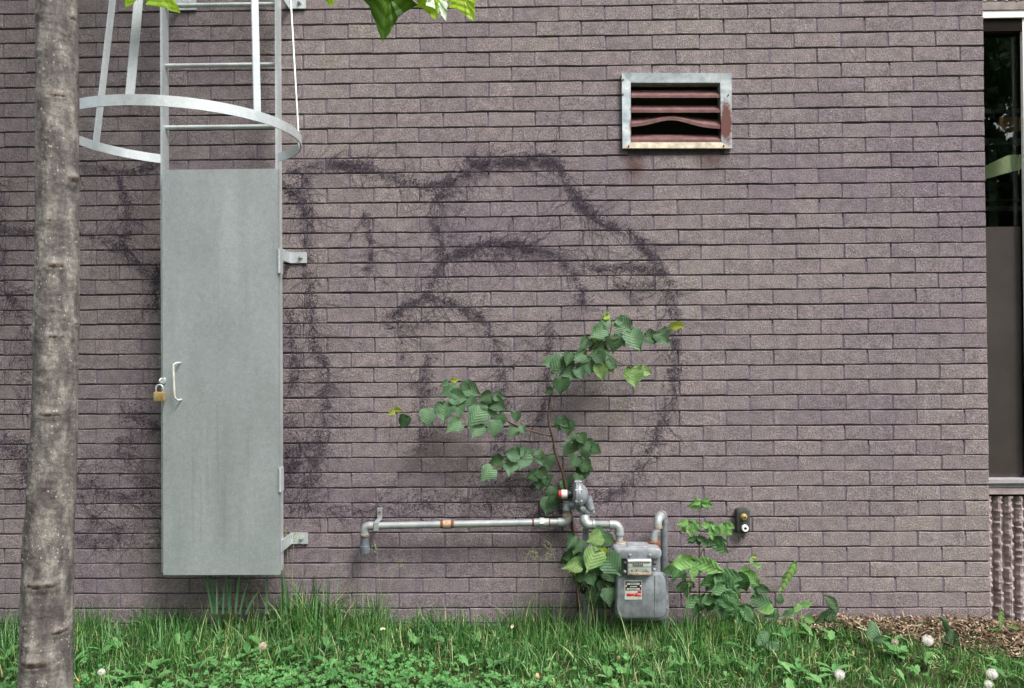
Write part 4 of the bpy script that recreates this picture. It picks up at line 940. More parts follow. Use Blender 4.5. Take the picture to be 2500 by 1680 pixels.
stem_px([(1620, 260), (1760, 245), (1900, 235), (2080, 170)], zc_, (-0.17, -0.18), (0.0020, 0.0011), 'stem', 'twig', sap)
stem_px([(1200, 880), (1300, 900), (1400, 990), (1500, 1030)], zc_, (-0.05, -0.09), (0.0022, 0.0011), 'stem', 'twig', sap)
stem_px([(1560, 640), (1590, 420), (1600, 380)], lambda a, b_: zc_(a*0.0+1265+(a-1560)*2, b_), (-0.14, -0.15), (0.0016, 0.0010), 'stem', 'twig', sap)
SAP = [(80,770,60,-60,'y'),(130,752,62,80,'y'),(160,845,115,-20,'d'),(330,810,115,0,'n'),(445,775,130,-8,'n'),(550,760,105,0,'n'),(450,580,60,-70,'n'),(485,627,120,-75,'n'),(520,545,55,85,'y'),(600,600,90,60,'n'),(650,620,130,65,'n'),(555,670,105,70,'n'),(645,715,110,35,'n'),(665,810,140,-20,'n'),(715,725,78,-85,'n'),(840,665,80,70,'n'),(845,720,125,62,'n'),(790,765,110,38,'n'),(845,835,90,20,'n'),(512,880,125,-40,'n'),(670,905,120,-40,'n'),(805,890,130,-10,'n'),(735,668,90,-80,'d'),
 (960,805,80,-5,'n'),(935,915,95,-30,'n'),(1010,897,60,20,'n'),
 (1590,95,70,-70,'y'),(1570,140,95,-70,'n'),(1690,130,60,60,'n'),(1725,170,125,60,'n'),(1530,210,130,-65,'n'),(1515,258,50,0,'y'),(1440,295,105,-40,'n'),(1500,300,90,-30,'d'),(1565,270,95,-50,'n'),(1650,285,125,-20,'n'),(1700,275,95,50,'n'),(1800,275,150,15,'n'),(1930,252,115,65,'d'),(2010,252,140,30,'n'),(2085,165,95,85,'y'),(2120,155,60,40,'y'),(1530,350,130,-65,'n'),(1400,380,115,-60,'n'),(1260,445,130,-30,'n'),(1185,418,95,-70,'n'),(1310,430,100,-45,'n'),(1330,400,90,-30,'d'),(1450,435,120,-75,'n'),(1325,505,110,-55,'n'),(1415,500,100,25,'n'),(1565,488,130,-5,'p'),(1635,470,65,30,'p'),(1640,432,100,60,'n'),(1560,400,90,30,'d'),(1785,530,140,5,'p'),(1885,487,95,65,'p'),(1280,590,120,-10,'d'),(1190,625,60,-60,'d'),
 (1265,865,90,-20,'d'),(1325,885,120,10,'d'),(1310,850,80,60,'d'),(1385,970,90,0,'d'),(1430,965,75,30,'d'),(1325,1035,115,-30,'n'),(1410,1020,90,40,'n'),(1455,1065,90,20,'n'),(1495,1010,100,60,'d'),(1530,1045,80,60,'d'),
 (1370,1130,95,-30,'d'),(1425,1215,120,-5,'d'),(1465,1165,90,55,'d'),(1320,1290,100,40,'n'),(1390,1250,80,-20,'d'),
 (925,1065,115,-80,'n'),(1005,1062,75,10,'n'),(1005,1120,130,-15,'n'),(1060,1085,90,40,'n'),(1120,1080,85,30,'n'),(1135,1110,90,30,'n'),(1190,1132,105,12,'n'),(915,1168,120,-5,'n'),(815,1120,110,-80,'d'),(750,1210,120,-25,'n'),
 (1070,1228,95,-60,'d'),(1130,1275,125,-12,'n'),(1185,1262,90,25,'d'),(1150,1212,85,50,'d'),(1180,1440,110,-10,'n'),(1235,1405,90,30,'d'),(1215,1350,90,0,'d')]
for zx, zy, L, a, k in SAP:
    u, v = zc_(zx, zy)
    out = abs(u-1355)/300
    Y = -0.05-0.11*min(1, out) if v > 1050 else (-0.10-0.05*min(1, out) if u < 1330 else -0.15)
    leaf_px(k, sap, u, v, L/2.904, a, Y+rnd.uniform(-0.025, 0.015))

# ------------------------------------------------------------------ bushy sapling left of the meter
bs = thing('meter_side_sapling', 'small bushy sapling with pale top leaves just left of the meter', 'sapling', tuple(P(1468, 1500, -0.2)))
def za(zx, zy): return 1300+zx/3.92, 1140+zy/3.92
stem_px([(700, 1480), (690, 1200), (660, 1000), (640, 860), (650, 650)], za, (-0.17, -0.24), (0.0035, 0.0012), 'stem_green', 'stem', bs)
stem_px([(690, 1200), (560, 1050), (400, 900), (370, 780)], za, (-0.17, -0.16), (0.0026, 0.0012), 'stem_green', 'stem', bs)
stem_px([(700, 1300), (600, 1200), (540, 1200)], za, (-0.17, -0.20), (0.002, 0.0012), 'stem_green', 'stem', bs)
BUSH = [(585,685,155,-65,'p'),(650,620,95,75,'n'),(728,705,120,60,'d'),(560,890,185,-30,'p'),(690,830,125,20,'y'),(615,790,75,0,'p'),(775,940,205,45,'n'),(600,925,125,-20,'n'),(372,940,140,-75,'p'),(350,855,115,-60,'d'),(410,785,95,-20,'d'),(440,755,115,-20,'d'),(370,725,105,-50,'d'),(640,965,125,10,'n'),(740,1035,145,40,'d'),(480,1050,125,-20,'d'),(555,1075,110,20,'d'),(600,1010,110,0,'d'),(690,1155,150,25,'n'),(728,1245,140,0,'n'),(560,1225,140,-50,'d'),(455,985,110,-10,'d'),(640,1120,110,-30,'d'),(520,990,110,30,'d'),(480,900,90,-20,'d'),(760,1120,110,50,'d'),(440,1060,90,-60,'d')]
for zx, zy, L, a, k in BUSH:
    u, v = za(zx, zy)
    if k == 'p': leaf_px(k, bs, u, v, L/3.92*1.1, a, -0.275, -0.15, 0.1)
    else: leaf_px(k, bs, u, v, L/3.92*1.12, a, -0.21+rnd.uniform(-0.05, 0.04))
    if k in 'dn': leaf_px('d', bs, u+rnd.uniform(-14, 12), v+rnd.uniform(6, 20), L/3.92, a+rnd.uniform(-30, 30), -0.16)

# ------------------------------------------------------------------ creeper right of the meter
def zd(zx, zy): return 1600+zx/4.355, 1180+zy/4.355
cpn = thing('leafy_creeper', 'bright green plant with hand shaped leaves climbing just right of the meter', 'plant', tuple(P(1712, 1500, -0.15)))
stem_px([(470, 1430), (465, 1000), (465, 600), (475, 200)], zd, (-0.13, -0.17), (0.0035, 0.0014), 'stem', 'stem', cpn)
stem_px([(470, 780), (520, 680), (580, 590), (640, 500), (700, 430)], zd, (-0.15, -0.18), (0.0022, 0.0012), 'stem_green', 'stem', cpn)
stem_px([(480, 1400), (600, 1200), (740, 1050)], zd, (-0.14, -0.2), (0.0025, 0.0014), 'stem_green', 'stem', cpn)
stem_px([(465, 980), (420, 860), (405, 810)], zd, (-0.15, -0.2), (0.0022, 0.0012), 'stem_green', 'stem', cpn)
def palm(cx, cy, leaflets, Y, kind='c'):
    b0 = P(*zd(cx, cy), Y)
    for L, a in leaflets:
        put_leaf(kind, cpn, b0, 1.2*L/4.355*px2m(Y), R(a), rnd.uniform(-0.4, 0.1), rnd.uniform(-0.3, 0.3))
palm(480, 195, [(90, -75), (80, -110), (110, 70), (90, 105), (70, -40), (100, 45)], -0.17)
palm(490, 215, [(130, -75), (110, 75), (70, -20)], -0.17)
palm(352, 405, [(130, -80), (120, -35), (140, 12), (150, 48), (120, 70)], -0.19)
palm(600, 415, [(120, -70), (110, -30), (160, 0), (130, 35)], -0.20)
palm(725, 420, [(120, 65), (150, 38), (150, 8), (110, -25)], -0.20)
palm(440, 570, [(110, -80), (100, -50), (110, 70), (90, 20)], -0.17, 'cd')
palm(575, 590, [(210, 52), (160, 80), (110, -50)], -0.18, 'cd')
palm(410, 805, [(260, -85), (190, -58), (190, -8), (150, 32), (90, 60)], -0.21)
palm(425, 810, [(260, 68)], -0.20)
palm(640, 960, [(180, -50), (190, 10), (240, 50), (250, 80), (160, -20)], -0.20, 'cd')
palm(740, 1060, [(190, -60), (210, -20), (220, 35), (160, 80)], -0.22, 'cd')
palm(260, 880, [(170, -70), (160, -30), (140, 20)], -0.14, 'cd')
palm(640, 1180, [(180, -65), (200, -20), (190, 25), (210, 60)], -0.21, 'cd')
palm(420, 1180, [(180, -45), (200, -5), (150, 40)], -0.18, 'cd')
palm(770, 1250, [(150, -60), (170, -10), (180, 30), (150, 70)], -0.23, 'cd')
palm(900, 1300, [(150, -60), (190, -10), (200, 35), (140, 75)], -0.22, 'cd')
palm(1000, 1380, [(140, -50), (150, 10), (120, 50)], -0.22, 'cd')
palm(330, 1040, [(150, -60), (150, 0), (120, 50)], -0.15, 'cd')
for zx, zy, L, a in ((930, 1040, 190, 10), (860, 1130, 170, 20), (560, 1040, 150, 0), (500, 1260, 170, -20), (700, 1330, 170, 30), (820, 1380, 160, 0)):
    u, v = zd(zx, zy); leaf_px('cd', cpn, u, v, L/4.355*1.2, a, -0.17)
vs = thing('trailing_vine_shoot', 'single vine shoot with a bright curled tip standing right of the creeper', 'vine shoot', tuple(P(1835, 1495, -0.12)))
stem_px([(930, 1330), (900, 1150), (930, 1000), (980, 900), (1030, 790)], zd, (-0.1, -0.13), (0.002, 0.0010), 'stem_red', 'stem', vs)
for zx, zy, L, a, k in ((1050,775,70,80,'y'),(1015,815,60,-20,'o'),(1080,865,100,70,'o'),(930,940,180,-60,'o'),(1010,1000,220,40,'o'),(1125,1115,150,75,'s'),(1110,1240,210,70,'s'),(1050,1150,90,20,'s'),(880,1090,120,-10,'s')):
    u, v = zd(zx, zy); leaf_px(k, vs, u, v, L/4.355, a, -0.13+rnd.uniform(-0.03, 0.02))
dk = thing('dock_plant', 'one long upright dock leaf leaning right at the wall base', 'weed', tuple(P(1903, 1500, -0.12)))
b_ = P(*zd(1318, 1160), -0.12); put_leaf('k', dk, b_, 385/4.355*px2m(-0.12), R(147), 0.15, 0.1)['label'] = 'long upright leaf'
stem_px([(1310, 1400), (1305, 1300), (1318, 1160)], zd, (-0.12, -0.12), (0.002, 0.0014), 'stem_green', 'stem', dk)
for zx, zy, L, a, k in ((1325,1230,125,170,'s'),(1240,1380,150,-70,'cd'),(1180,1330,170,-80,'o'),(1280,1410,120,-10,'cd')):
    u, v = zd(zx, zy); leaf_px(k, dk, u, v, L/4.355, a, -0.13)
sg = thing('wall_seedling', 'low three leaved seedling at the wall base between dock and dark weed', 'seedling', tuple(P(1953, 1508, -0.14)))
stem_px([(1540, 1530), (1530, 1400), (1530, 1330)], zd, (-0.13, -0.14), (0.0014, 0.001), 'stem_green', 'stem', sg)
for zx, zy, L, a, k in ((1510,1320,105,-40,'o'),(1592,1280,130,105,'o'),(1635,1445,150,65,'o'),(1415,1365,160,-70,'cd')):
    u, v = zd(zx, zy); leaf_px(k, sg, u, v, L/4.355, a, -0.15)
bd = thing('dark_burdock_weed', 'dark leaved weed standing against the wall where the mulch begins', 'weed', tuple(P(2035, 1515, -0.08)))
for zx, zy, L, a in ((1870,1270,190,-140),(1920,1330,150,160),(1800,1420,260,-75),(1850,1400,150,-60)):
    u, v = zd(zx, zy); leaf_px('b', bd, u, v, L/4.355, a, -0.09, 0.1, 0.4)
stem_px([(1925, 1480), (1915, 1380), (1880, 1290)], zd, (-0.07, -0.09), (0.002, 0.0014), 'stem_green', 'stem', bd)
cw = thing('curled_dark_weed', 'tall curled dark leaf rising out of the mulch near the wall corner', 'weed', tuple(P(2313, 1570, -0.3)))
q = [P(2316, 1575, -0.30), P(2313, 1540, -0.30), P(2303, 1512, -0.29), P(2285, 1508, -0.28), P(2274, 1512, -0.28)]
V = []; F = []
for i, (p, w) in enumerate(zip(catmull(q, 3), [.008, .009, .010, .011, .013, .014, .014, .013, .013, .012, .010, .007, .004])):
    V += [p+Vector((-w, 0.0, 0)), p+Vector((0, -w*0.6, 0.002)), p+Vector((w, 0, 0.002))]
for i in range(len(V)//3-1):
    for k in range(2): F.append((3*i+k, 3*i+k+1, 3*i+4+k, 3*i+3+k))
part('leaf', V, F, M['burdock'], cw, True)
leaf_px('b', cw, 2320, 1552, 34, -30, -0.31); leaf_px('b', cw, 2330, 1570, 30, 60, -0.31); leaf_px('b', cw, 2306, 1566, 26, 10, -0.31)
sm = [('corner_dandelion_leaf', 'small bluish green toothed leaf beside the ribbed concrete', (2445, 1520, 42, 172, 'k', -0.18), 0.32, [(2470, 1530, 34, 80), (2432, 1534, 30, -70)]),
      ('mulch_edge_leaf', 'single upright green leaf at the middle of the mulch edge', (2132, 1545, 40, 178, 's', -0.35), 0.5, [(2146, 1560, 30, 120)]),
      ('pale_broad_leaf', 'broad pale leaf standing in the grass before the seedling', (1862, 1560, 34, 160, 's', -0.4), 0.5, [(1885, 1575, 34, 60)])]
for nm, lb, (u, v, L, a, k, Y), sc, ex in sm:
    t = thing(nm, lb, 'weed', tuple(P(u, v+12, Y))); leaf_px(k, t, u, v, L*1.2, a, Y, 0.1, 0)
    for (u2, v2, L2, a2) in ex: leaf_px(k, t, u2, v2, L2, a2, Y)

# ------------------------------------------------------------------ the young maple: trunk in front, leaves hanging in at the top
TY = -1.25
mtree = thing('young_maple_tree', 'young maple with smooth knotty grey trunk standing in front of the ladder', 'tree', (P(112, 1680, TY).x, TY, 0))
prof = [(-500, 98, 184), (-200, 95, 185), (0, 93, 187), (120, 93.5, 187), (250, 93, 188), (380, 92, 188), (520, 93, 188.5), (700, 90, 189), (800, 87, 188), (900, 87, 186), (1000, 84, 185), (1100, 79, 183), (1200, 73, 180), (1290, 67, 175), (1400, 60, 174), (1500, 57, 173), (1600, 55, 172), (1680, 53, 171), (1760, 50, 171), (1830, 38, 178), (1860, 22, 190)]
py_ = np.array([p[0] for p in prof], float); pc_ = np.array([(p[1]+p[2])/2 for p in prof]); pr_ = np.array([(p[2]-p[1])/2 for p in prof])
NR, NA = 520, 84
rows = np.linspace(-500, 1860, NR); V = np.zeros((NR, NA, 3)); knot = np.zeros((NR, NA)); pale = np.zeros((NR, NA))
KN = [  # (row px, angle deg: 0 right, 90 facing camera, 180 left ; radial px, width deg, height px, dark slit)
 (52, 118, 4, 22, 9, .6), (50, 15, 4, 18, 14, .8), (100, 40, 2, 10, 10, .5), (150, 125, -1, 30, 14, .3), (245, 60, 2, 34, 7, 1.0), (440, 12, 10, 22, 20, .9), (545, 78, 3, 14, 5, 1.0),
 (652, 62, 6, 26, 12, 1.2), (755, 70, 2, 10, 6, .8), (790, 5, 4, 16, 8, .5), (815, 168, 11, 26, 18, .9), (822, 60, 4, 26, 6, .8), (930, 95, 3, 12, 6, .5), (1008, 70, 5, 34, 9, 1.0), (1078, 120, 4, 10, 9, .6), (1110, 150, 3, 14, 7, .7),
 (1205, 130, 3, 12, 8, .6), (1290, 165, 6, 20, 18, .8), (1345, 150, 5, 20, 16, .7), (1415, 75, 6, 40, 12, 1.3), (1470, 170, 3, 20, 8, .6), (1510, 110, 3, 14, 9, .5), (1530, 30, 6, 26, 12, 1.0), (1600, 85, 7, 34, 16, 1.4), (1560, 100, 2, 16, 6, .6)]
A = np.arange(NA)*2*math.pi/NA
nzr = rs.rand(NR, NA)
for i, py in enumerate(rows):
    c = np.interp(py, py_, pc_); rpx = np.interp(py, py_, pr_); ctr = P(c, py, TY)
    rad = np.full(NA, rpx)
    rad += 0.25*np.sin(py*0.035+A*2)+0.25*np.sin(py*0.11+3*A)+0.25*np.sin(py*0.31+5*A+2*np.sin(A*3))
    for (ky, ka, h, wd, hp_, dk_) in KN:
        dy = (py-ky)/hp_; da = (np.degrees(A)-ka+180) % 360-180
        e = np.exp(-dy*dy-(da/wd)**2); rad += h*e*0.8
        slit = np.exp(-((py-ky-hp_*0.15-2*np.sin(da*0.2))/(hp_*0.34))**2-(da/(wd*0.75))**2)
        rag = 0.55+0.75*np.abs(np.sin(da*0.45+ky)+0.6*np.sin(da*1.1+py*0.5))*0.7+0.5*(nzr[i]-0.5); slit = slit*rag; rad -= slit*3.0*dk_; knot[i] = np.maximum(knot[i], slit*dk_)
        callus = np.exp(-((py-ky+hp_*0.45+2*np.sin(da*0.3))/(hp_*0.40))**2-(da/(wd*0.8))**2); rad += callus*1.3*(0.6+0.8*nzr[i]); pale[i] = np.maximum(pale[i], callus*dk_*(0.5+nzr[i]))
        rad += 1.1*np.exp(-((py-ky-hp_*0.9)/(5))**2)*np.exp(-(da/(wd*2.6))**2)+1.0*np.exp(-((py-ky+hp_)/(4))**2)*np.exp(-(da/(wd*2.2))**2)
    rad += (nzr[i]-0.5)*0.5
    rad = rad*px2m(TY)
    V[i, :, 0] = ctr.x+np.cos(A)*rad; V[i, :, 1] = TY-np.sin(A)*rad; V[i, :, 2] = ctr.z
ia = np.arange((NR-1)*NA); r_ = ia//NA; c_ = ia % NA; c2 = (c_+1) % NA
F = np.stack([r_*NA+c_, r_*NA+c2, (r_+1)*NA+c2, (r_+1)*NA+c_], 1)
m, nt, b = mat_base('maple_bark', (0.2, 0.18, 0.17), 0.75, 0, 0.3)
pos = wpos(nt)
mpg = N(nt, 'ShaderNodeMapping'); mpg.inputs['Scale'].default_value = (55, 55, 75); nt.links.new(pos, mpg.inputs[0])
mp2 = N(nt, 'ShaderNodeMapping'); mp2.inputs['Scale'].default_value = (24, 24, 9); nt.links.new(pos, mp2.inputs[0])
n1 = noise(nt, 1.0, 6, mpg.outputs[0], 0.65); n2 = noise(nt, 1.0, 5, mp2.outputs[0], 0.6)
c = ramp(nt, n2, [(0.36, (0.065, 0.053, 0.053)), (0.47, (0.105, 0.092, 0.087)), (0.56, (0.150, 0.137, 0.125)), (0.68, (0.235, 0.22, 0.195))])
c = mixc(nt, 1.0, c, ramp(nt, n1, [(0.3, g(0.6)), (0.5, g(1.0)), (0.7, g(1.4))]), 'MULTIPLY')
c = mixc(nt, 1.0, c, ramp(nt, noise(nt, 230, 3, pos, 0.8), [(0.3, g(0.6)), (0.7, g(1.4))]), 'MULTIPLY')
vo = N(nt, 'ShaderNodeTexVoronoi'); vo.inputs['Scale'].default_value = 1.0
mp3 = N(nt, 'ShaderNodeMapping'); mp3.inputs['Scale'].default_value = (70, 70, 52); nt.links.new(pos, mp3.inputs[0]); nt.links.new(mp3.outputs[0], vo.inputs['Vector'])
lent = math_(nt, 'MULTIPLY', ramp(nt, vo.outputs['Distance'], [(0.10, g(1)), (0.24, g(0))]), ramp(nt, noise(nt, 9, 2, pos), [(0.46, g(0)), (0.56, g(1))]))
c = mixc(nt, math_(nt, 'MULTIPLY', lent, 0.75), c, (0.42, 0.38, 0.33))
at = N(nt, 'ShaderNodeAttribute', attribute_name='knot').outputs['Fac']
c = mixc(nt, ramp(nt, at, [(0.10, g(0)), (0.45, g(1))]), c, (0.030, 0.016, 0.012))
at2 = N(nt, 'ShaderNodeAttribute', attribute_name='callus').outputs['Fac']
c = mixc(nt, math_(nt, 'MULTIPLY', at2, 0.45, True), c, (0.36, 0.32, 0.27))
nt.links.new(c, b.inputs['Base Color'])
bump(nt, b, math_(nt, 'ADD', math_(nt, 'MULTIPLY', n1, 1.0), math_(nt, 'MULTIPLY', lent, 0.4)), 0.8, 0.0030); M['bark'] = m
me = np_mesh('trunk', V.reshape(-1, 3)-np.array(ORG[mtree.name]), F, m, True)
at = me.attributes.new('knot', 'FLOAT', 'POINT'); at.data.foreach_set('value', knot.ravel().astype(np.float32))
at = me.attributes.new('callus', 'FLOAT', 'POINT'); at.data.foreach_set('value', pale.ravel().astype(np.float32))
trunk = link('trunk', me, mtree); ORG[trunk.name] = origin(mtree)
topc = P(np.interp(-500, py_, pc_), -500, TY)
MAPLE_H = [(0.0, 0.0), (0.10, 0.10), (0.34, 0.20), (0.30, 0.08), (0.40, 0.02), (0.62, 0.0), (0.50, -0.10), (0.52, -0.18), (0.40, -0.24), (0.24, -0.30), (0.27, -0.42), (0.26, -0.50), (0.33, -0.56), (0.20, -0.66), (0.15, -0.74), (0.10, -0.80), (0.07, -0.88), (0.0, -1.0)]
def maple_mesh(mat, seed):
    r = random.Random(seed); n = len(MAPLE_H); V = [(0, 0, -0.12)]; vein = [1.0]
    pts = MAPLE_H+[(-x, z) for x, z in reversed(MAPLE_H[1:-1])]
    for x, z in pts: V.append((x+r.uniform(-.012, .012), r.uniform(-.03, .03)-0.12*abs(x)+0.10*z*z, z+r.uniform(-.012, .012))); vein.append(0.25 if (abs(x) > 0.5 or z < -0.95) else 0.0)
    V.append((0, 0.02, -0.5)); vein.append(1.0); mid = len(V)-1
    F = []; m_ = len(pts)
    for i in range(m_):
        a, b_ = i+1, (i+1) % m_+1; lowa = pts[i][1] < -0.28; lowb = pts[(i+1) % m_][1] < -0.28
        h = mid if (lowa and lowb) else 0; F.append((h, b_, a))
        if lowa != lowb: F.append((0, mid, b_ if lowa else a) if not lowa else (0, b_, mid))
    me = new_mesh('maple_leaf', V, F, M[mat], False); at = me.attributes.new('vein', 'FLOAT', 'POINT'); at.data.foreach_set('value', vein); return me
for k_, mt_ in (('M', 'maple'), ('L', 'maple_lit'), ('W', 'maple_pale')): LV[k_] = [maple_mesh(mt_, s) for s in (1, 2, 3)]
# branches over the frame
def branch(pts, r0, r1, name='branch'):
    q = catmull(pts, 6); return MB().tube(q, [r0+(r1-r0)*i/(len(q)-1) for i in range(len(q))], 8).build(name, M['bark'], mtree, True)
T0 = Vector((P(140, -60, TY).x, TY, P(140, -60, TY).z))
branch([T0, T0+Vector((0.5, 0.02, 0.30)), P(760, -190, -1.25), P(1010, -120, -1.2), P(1150, -90, -1.15), P(1250, -100, -1.15)], 0.016, 0.003)
branch([P(560, -195, -1.22), P(380, -110, -1.15), P(330, -70, -1.1)], 0.004, 0.002)
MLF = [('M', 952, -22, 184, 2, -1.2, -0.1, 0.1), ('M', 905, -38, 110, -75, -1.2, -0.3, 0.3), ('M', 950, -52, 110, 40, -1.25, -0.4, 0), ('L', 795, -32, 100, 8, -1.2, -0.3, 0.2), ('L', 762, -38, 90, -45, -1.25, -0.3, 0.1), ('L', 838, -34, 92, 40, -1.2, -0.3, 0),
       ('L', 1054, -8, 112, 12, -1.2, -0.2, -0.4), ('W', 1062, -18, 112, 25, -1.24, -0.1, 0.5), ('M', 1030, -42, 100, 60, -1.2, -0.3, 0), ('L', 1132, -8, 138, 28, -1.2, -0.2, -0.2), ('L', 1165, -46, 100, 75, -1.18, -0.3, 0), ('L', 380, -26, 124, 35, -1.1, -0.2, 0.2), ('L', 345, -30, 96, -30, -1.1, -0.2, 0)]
for k_, u, v, L, a, Y, ti, yw in MLF: leaf_px(k_, mtree, u, v, L, a, Y, ti, yw)
# crown above the picture
cq = [T0, T0+Vector((-0.02, 0.0, 1.0)), T0+Vector((0.03, -0.05, 2.6))]
branch(cq, 0.05, 0.02, 'upper_trunk')
cvv = []; r = random.Random(5)
for i in range(26):
    a = r.uniform(0, 6.28); z0_ = r.uniform(0.7, 2.5); Lb = r.uniform(0.6, 1.3); s = T0+Vector((0.0, 0, z0_)); e = s+Vector((math.cos(a)*Lb, math.sin(a)*Lb*0.9, r.uniform(0.2, 0.7)))
    branch([s, (s+e)/2+Vector((0, 0, 0.08)), e], 0.012, 0.003)
    for _ in range(22): cvv.append(s.lerp(e, r.uniform(0.3, 1.1))+Vector((r.gauss(0, .13), r.gauss(0, .13), r.gauss(0, .12))))
V = []; F = []
for p in cvv:
    me_ = LV['L'][0] if False else None
    a = r.uniform(0, 6.28); ux = Vector((math.cos(a), math.sin(a), r.uniform(-.3, .3))).normalized(); uz = Vector((r.uniform(-.5, .5), r.uniform(-.5, .5), -1)).normalized(); L = r.uniform(0.09, 0.14); n0 = len(V)
    for x, z in ((0, 0), (.45, .12), (.55, -.15), (.25, -.35), (.25, -.6), (0, -1), (-.25, -.6), (-.25, -.35), (-.55, -.15), (-.45, .12)): V.append(p+ux*x*L+uz*(-z)*L)
    F.append(tuple(n0+k for k in range(10)))
cr_ = part('crown', V, F, M['maple'], mtree); cr_['kind'] = 'stuff'

# ------------------------------------------------------------------ grass
def in_mulch(x, y):
    e = np.interp(x, [P(1800, 1500).x, 1.15, 1.45, 1.9, 2.3, 3.0, 4.0], [0.0, -0.02, -0.20, -0.33, -0.42, -0.5, -0.5])
    return (y > e+0.03*np.sin(x*17)+0.02*np.sin(x*41)) & (x > 1.1)
def clover_den(x, y):
    # patches: in front between door and centre, a little left of the trunk and right of centre
    d = 1.0*np.exp(-((x+0.78)/0.55)**2-((y+0.74)/0.22)**2)+0.8*np.exp(-((x+0.25)/0.30)**2-((y+0.85)/0.14)**2)
    d += 0.9*np.exp(-((x+2.05)/0.25)**2-((y+0.8)/0.16)**2)+0.5*np.exp(-((x-0.05)/0.4)**2-((y+0.85)/0.10)**2)+0.3*np.exp(-((x+1.5)/0.3)**2-((y+0.85)/0.12)**2)
    return np.clip(d, 0, 1)
def blades(n, xr, yr, hl, wl, mats_seed, tall=None, lean=0.55, sx=None, sy=None, keepf=None, segs=4):
    rr2 = np.random.RandomState(mats_seed)
    x = rr2.uniform(*xr, n) if sx is None else sx; y = rr2.uniform(*yr, n) if sy is None else sy; n = len(x)
    if keepf is not None:
        k = keepf(x, y, rr2); x = x[k]; y = y[k]; n = len(x)
    h = rr2.uniform(hl[0], hl[1], n)*(0.6+0.4*rr2.rand(n))
    if tall is not None: h = h*tall(x, y)
    w = rr2.uniform(wl[0], wl[1], n)
    yaw = rr2.rand(n)*6.283; ln_ = np.abs(rr2.normal(0, lean, n))+0.08; curve = rr2.uniform(0.2, 1.5, n)
    dx, dy = np.cos(yaw), np.sin(yaw); face = yaw+1.5708+rr2.uniform(-0.7, 0.7, n); wx, wy = np.cos(face), np.sin(face)
    z = ground_z(x, y)-0.006
    V = np.zeros((n, (segs+1)*2, 3)); px_, py2, pz = x.copy(), y.copy(), z.copy(); ang = ln_*0.45
    for s in range(segs+1):
        t = s/segs; ww = w*(1-t**1.6)*0.5+0.00015
        V[:, 2*s, 0] = px_-wx*ww; V[:, 2*s, 1] = py2-wy*ww; V[:, 2*s, 2] = pz
        V[:, 2*s+1, 0] = px_+wx*ww; V[:, 2*s+1, 1] = py2+wy*ww; V[:, 2*s+1, 2] = pz
        st_ = h/segs; px_ = px_+dx*np.sin(ang)*st_; py2 = py2+dy*np.sin(ang)*st_; pz = pz+np.cos(ang)*st_; ang = np.minimum(ang+curve*ln_*0.9/segs*1.6, 2.2)
        py2 = np.minimum(py2, -0.006)
    base = (np.arange(n)*(segs+1)*2)[:, None, None]; sg_ = (np.arange(segs)*2)[None, :, None]; q = np.array([0, 1, 3, 2])[None, None, :]
    return V.reshape(-1, 3), (base+sg_+q).reshape(-1, 4)
def join(*vf):
    Vs = []; Fs = []; n = 0
    for V, F in vf: Vs.append(V); Fs.append(F+n); n += len(V)
    return np.concatenate(Vs), np.concatenate(Fs)
m, nt, b = mat_base('grass_blades', (0.06, 0.13, 0.03), 0.6, 0, 0.15)
rv = N(nt, 'ShaderNodeNewGeometry').outputs['Random Per Island']; pos = wpos(nt)
c = ramp(nt, rv, [(0.0, (0.014, 0.060, 0.014)), (0.3, (0.034, 0.120, 0.026)), (0.55, (0.070, 0.195, 0.050)), (0.78, (0.15, 0.31, 0.125)), (0.90, (0.28, 0.44, 0.24)), (0.96, (0.42, 0.42, 0.22)), (1.0, (0.55, 0.48, 0.32))])
c = mixc(nt, 1.0, c, ramp(nt, noise(nt, 3.2, 3, pos), [(0.3, (0.75, 0.85, 0.8)), (0.7, (1.25, 1.15, 1.0))]), 'MULTIPLY')
nt.links.new(c, b.inputs['Base Color']); t = N(nt, 'ShaderNodeBsdfTranslucent'); nt.links.new(mixc(nt, 1.0, c, (1.4, 1.5, 0.7), 'MULTIPLY'), t.inputs[0])
mx = N(nt, 'ShaderNodeMixShader'); mx.inputs[0].default_value = 0.3; nt.links.new(b.outputs[0], mx.inputs[1]); nt.links.new(t.outputs[0], mx.inputs[2]); nt.links.new(mx.outputs[0], nt.nodes['Material Output'].inputs[0])
M['grass'] = m
def k1(x, y, q):
    tr = (np.abs(x-mtree.location.x) < 0.075) & (np.abs(y-TY) < 0.075)
    thin = (q.rand(len(x)) < 0.45*clover_den(x, y))
    bald = (y > -0.20) & (x > -1.6) & (x < -0.95) & (q.rand(len(x)) < 0.5)
    return ~(in_mulch(x, y) & (q.rand(len(x)) < 0.97)) & ~tr & ~thin & ~bald
hgt = lambda x, y: (0.95+0.45*np.exp(-((y+0.06)/0.09)**2)+0.22*np.sin(x*5+1)*np.sin(x*13.7+2))*(1-0.35*clover_den(x, y))*np.where((x > 1.2), 0.72, 1.0)*np.where(y < -0.55, 0.82, 1.0)*(0.8+0.45*(np.sin(x*9.1+y*7)*np.sin(x*23+y*19+1) > 0.1))
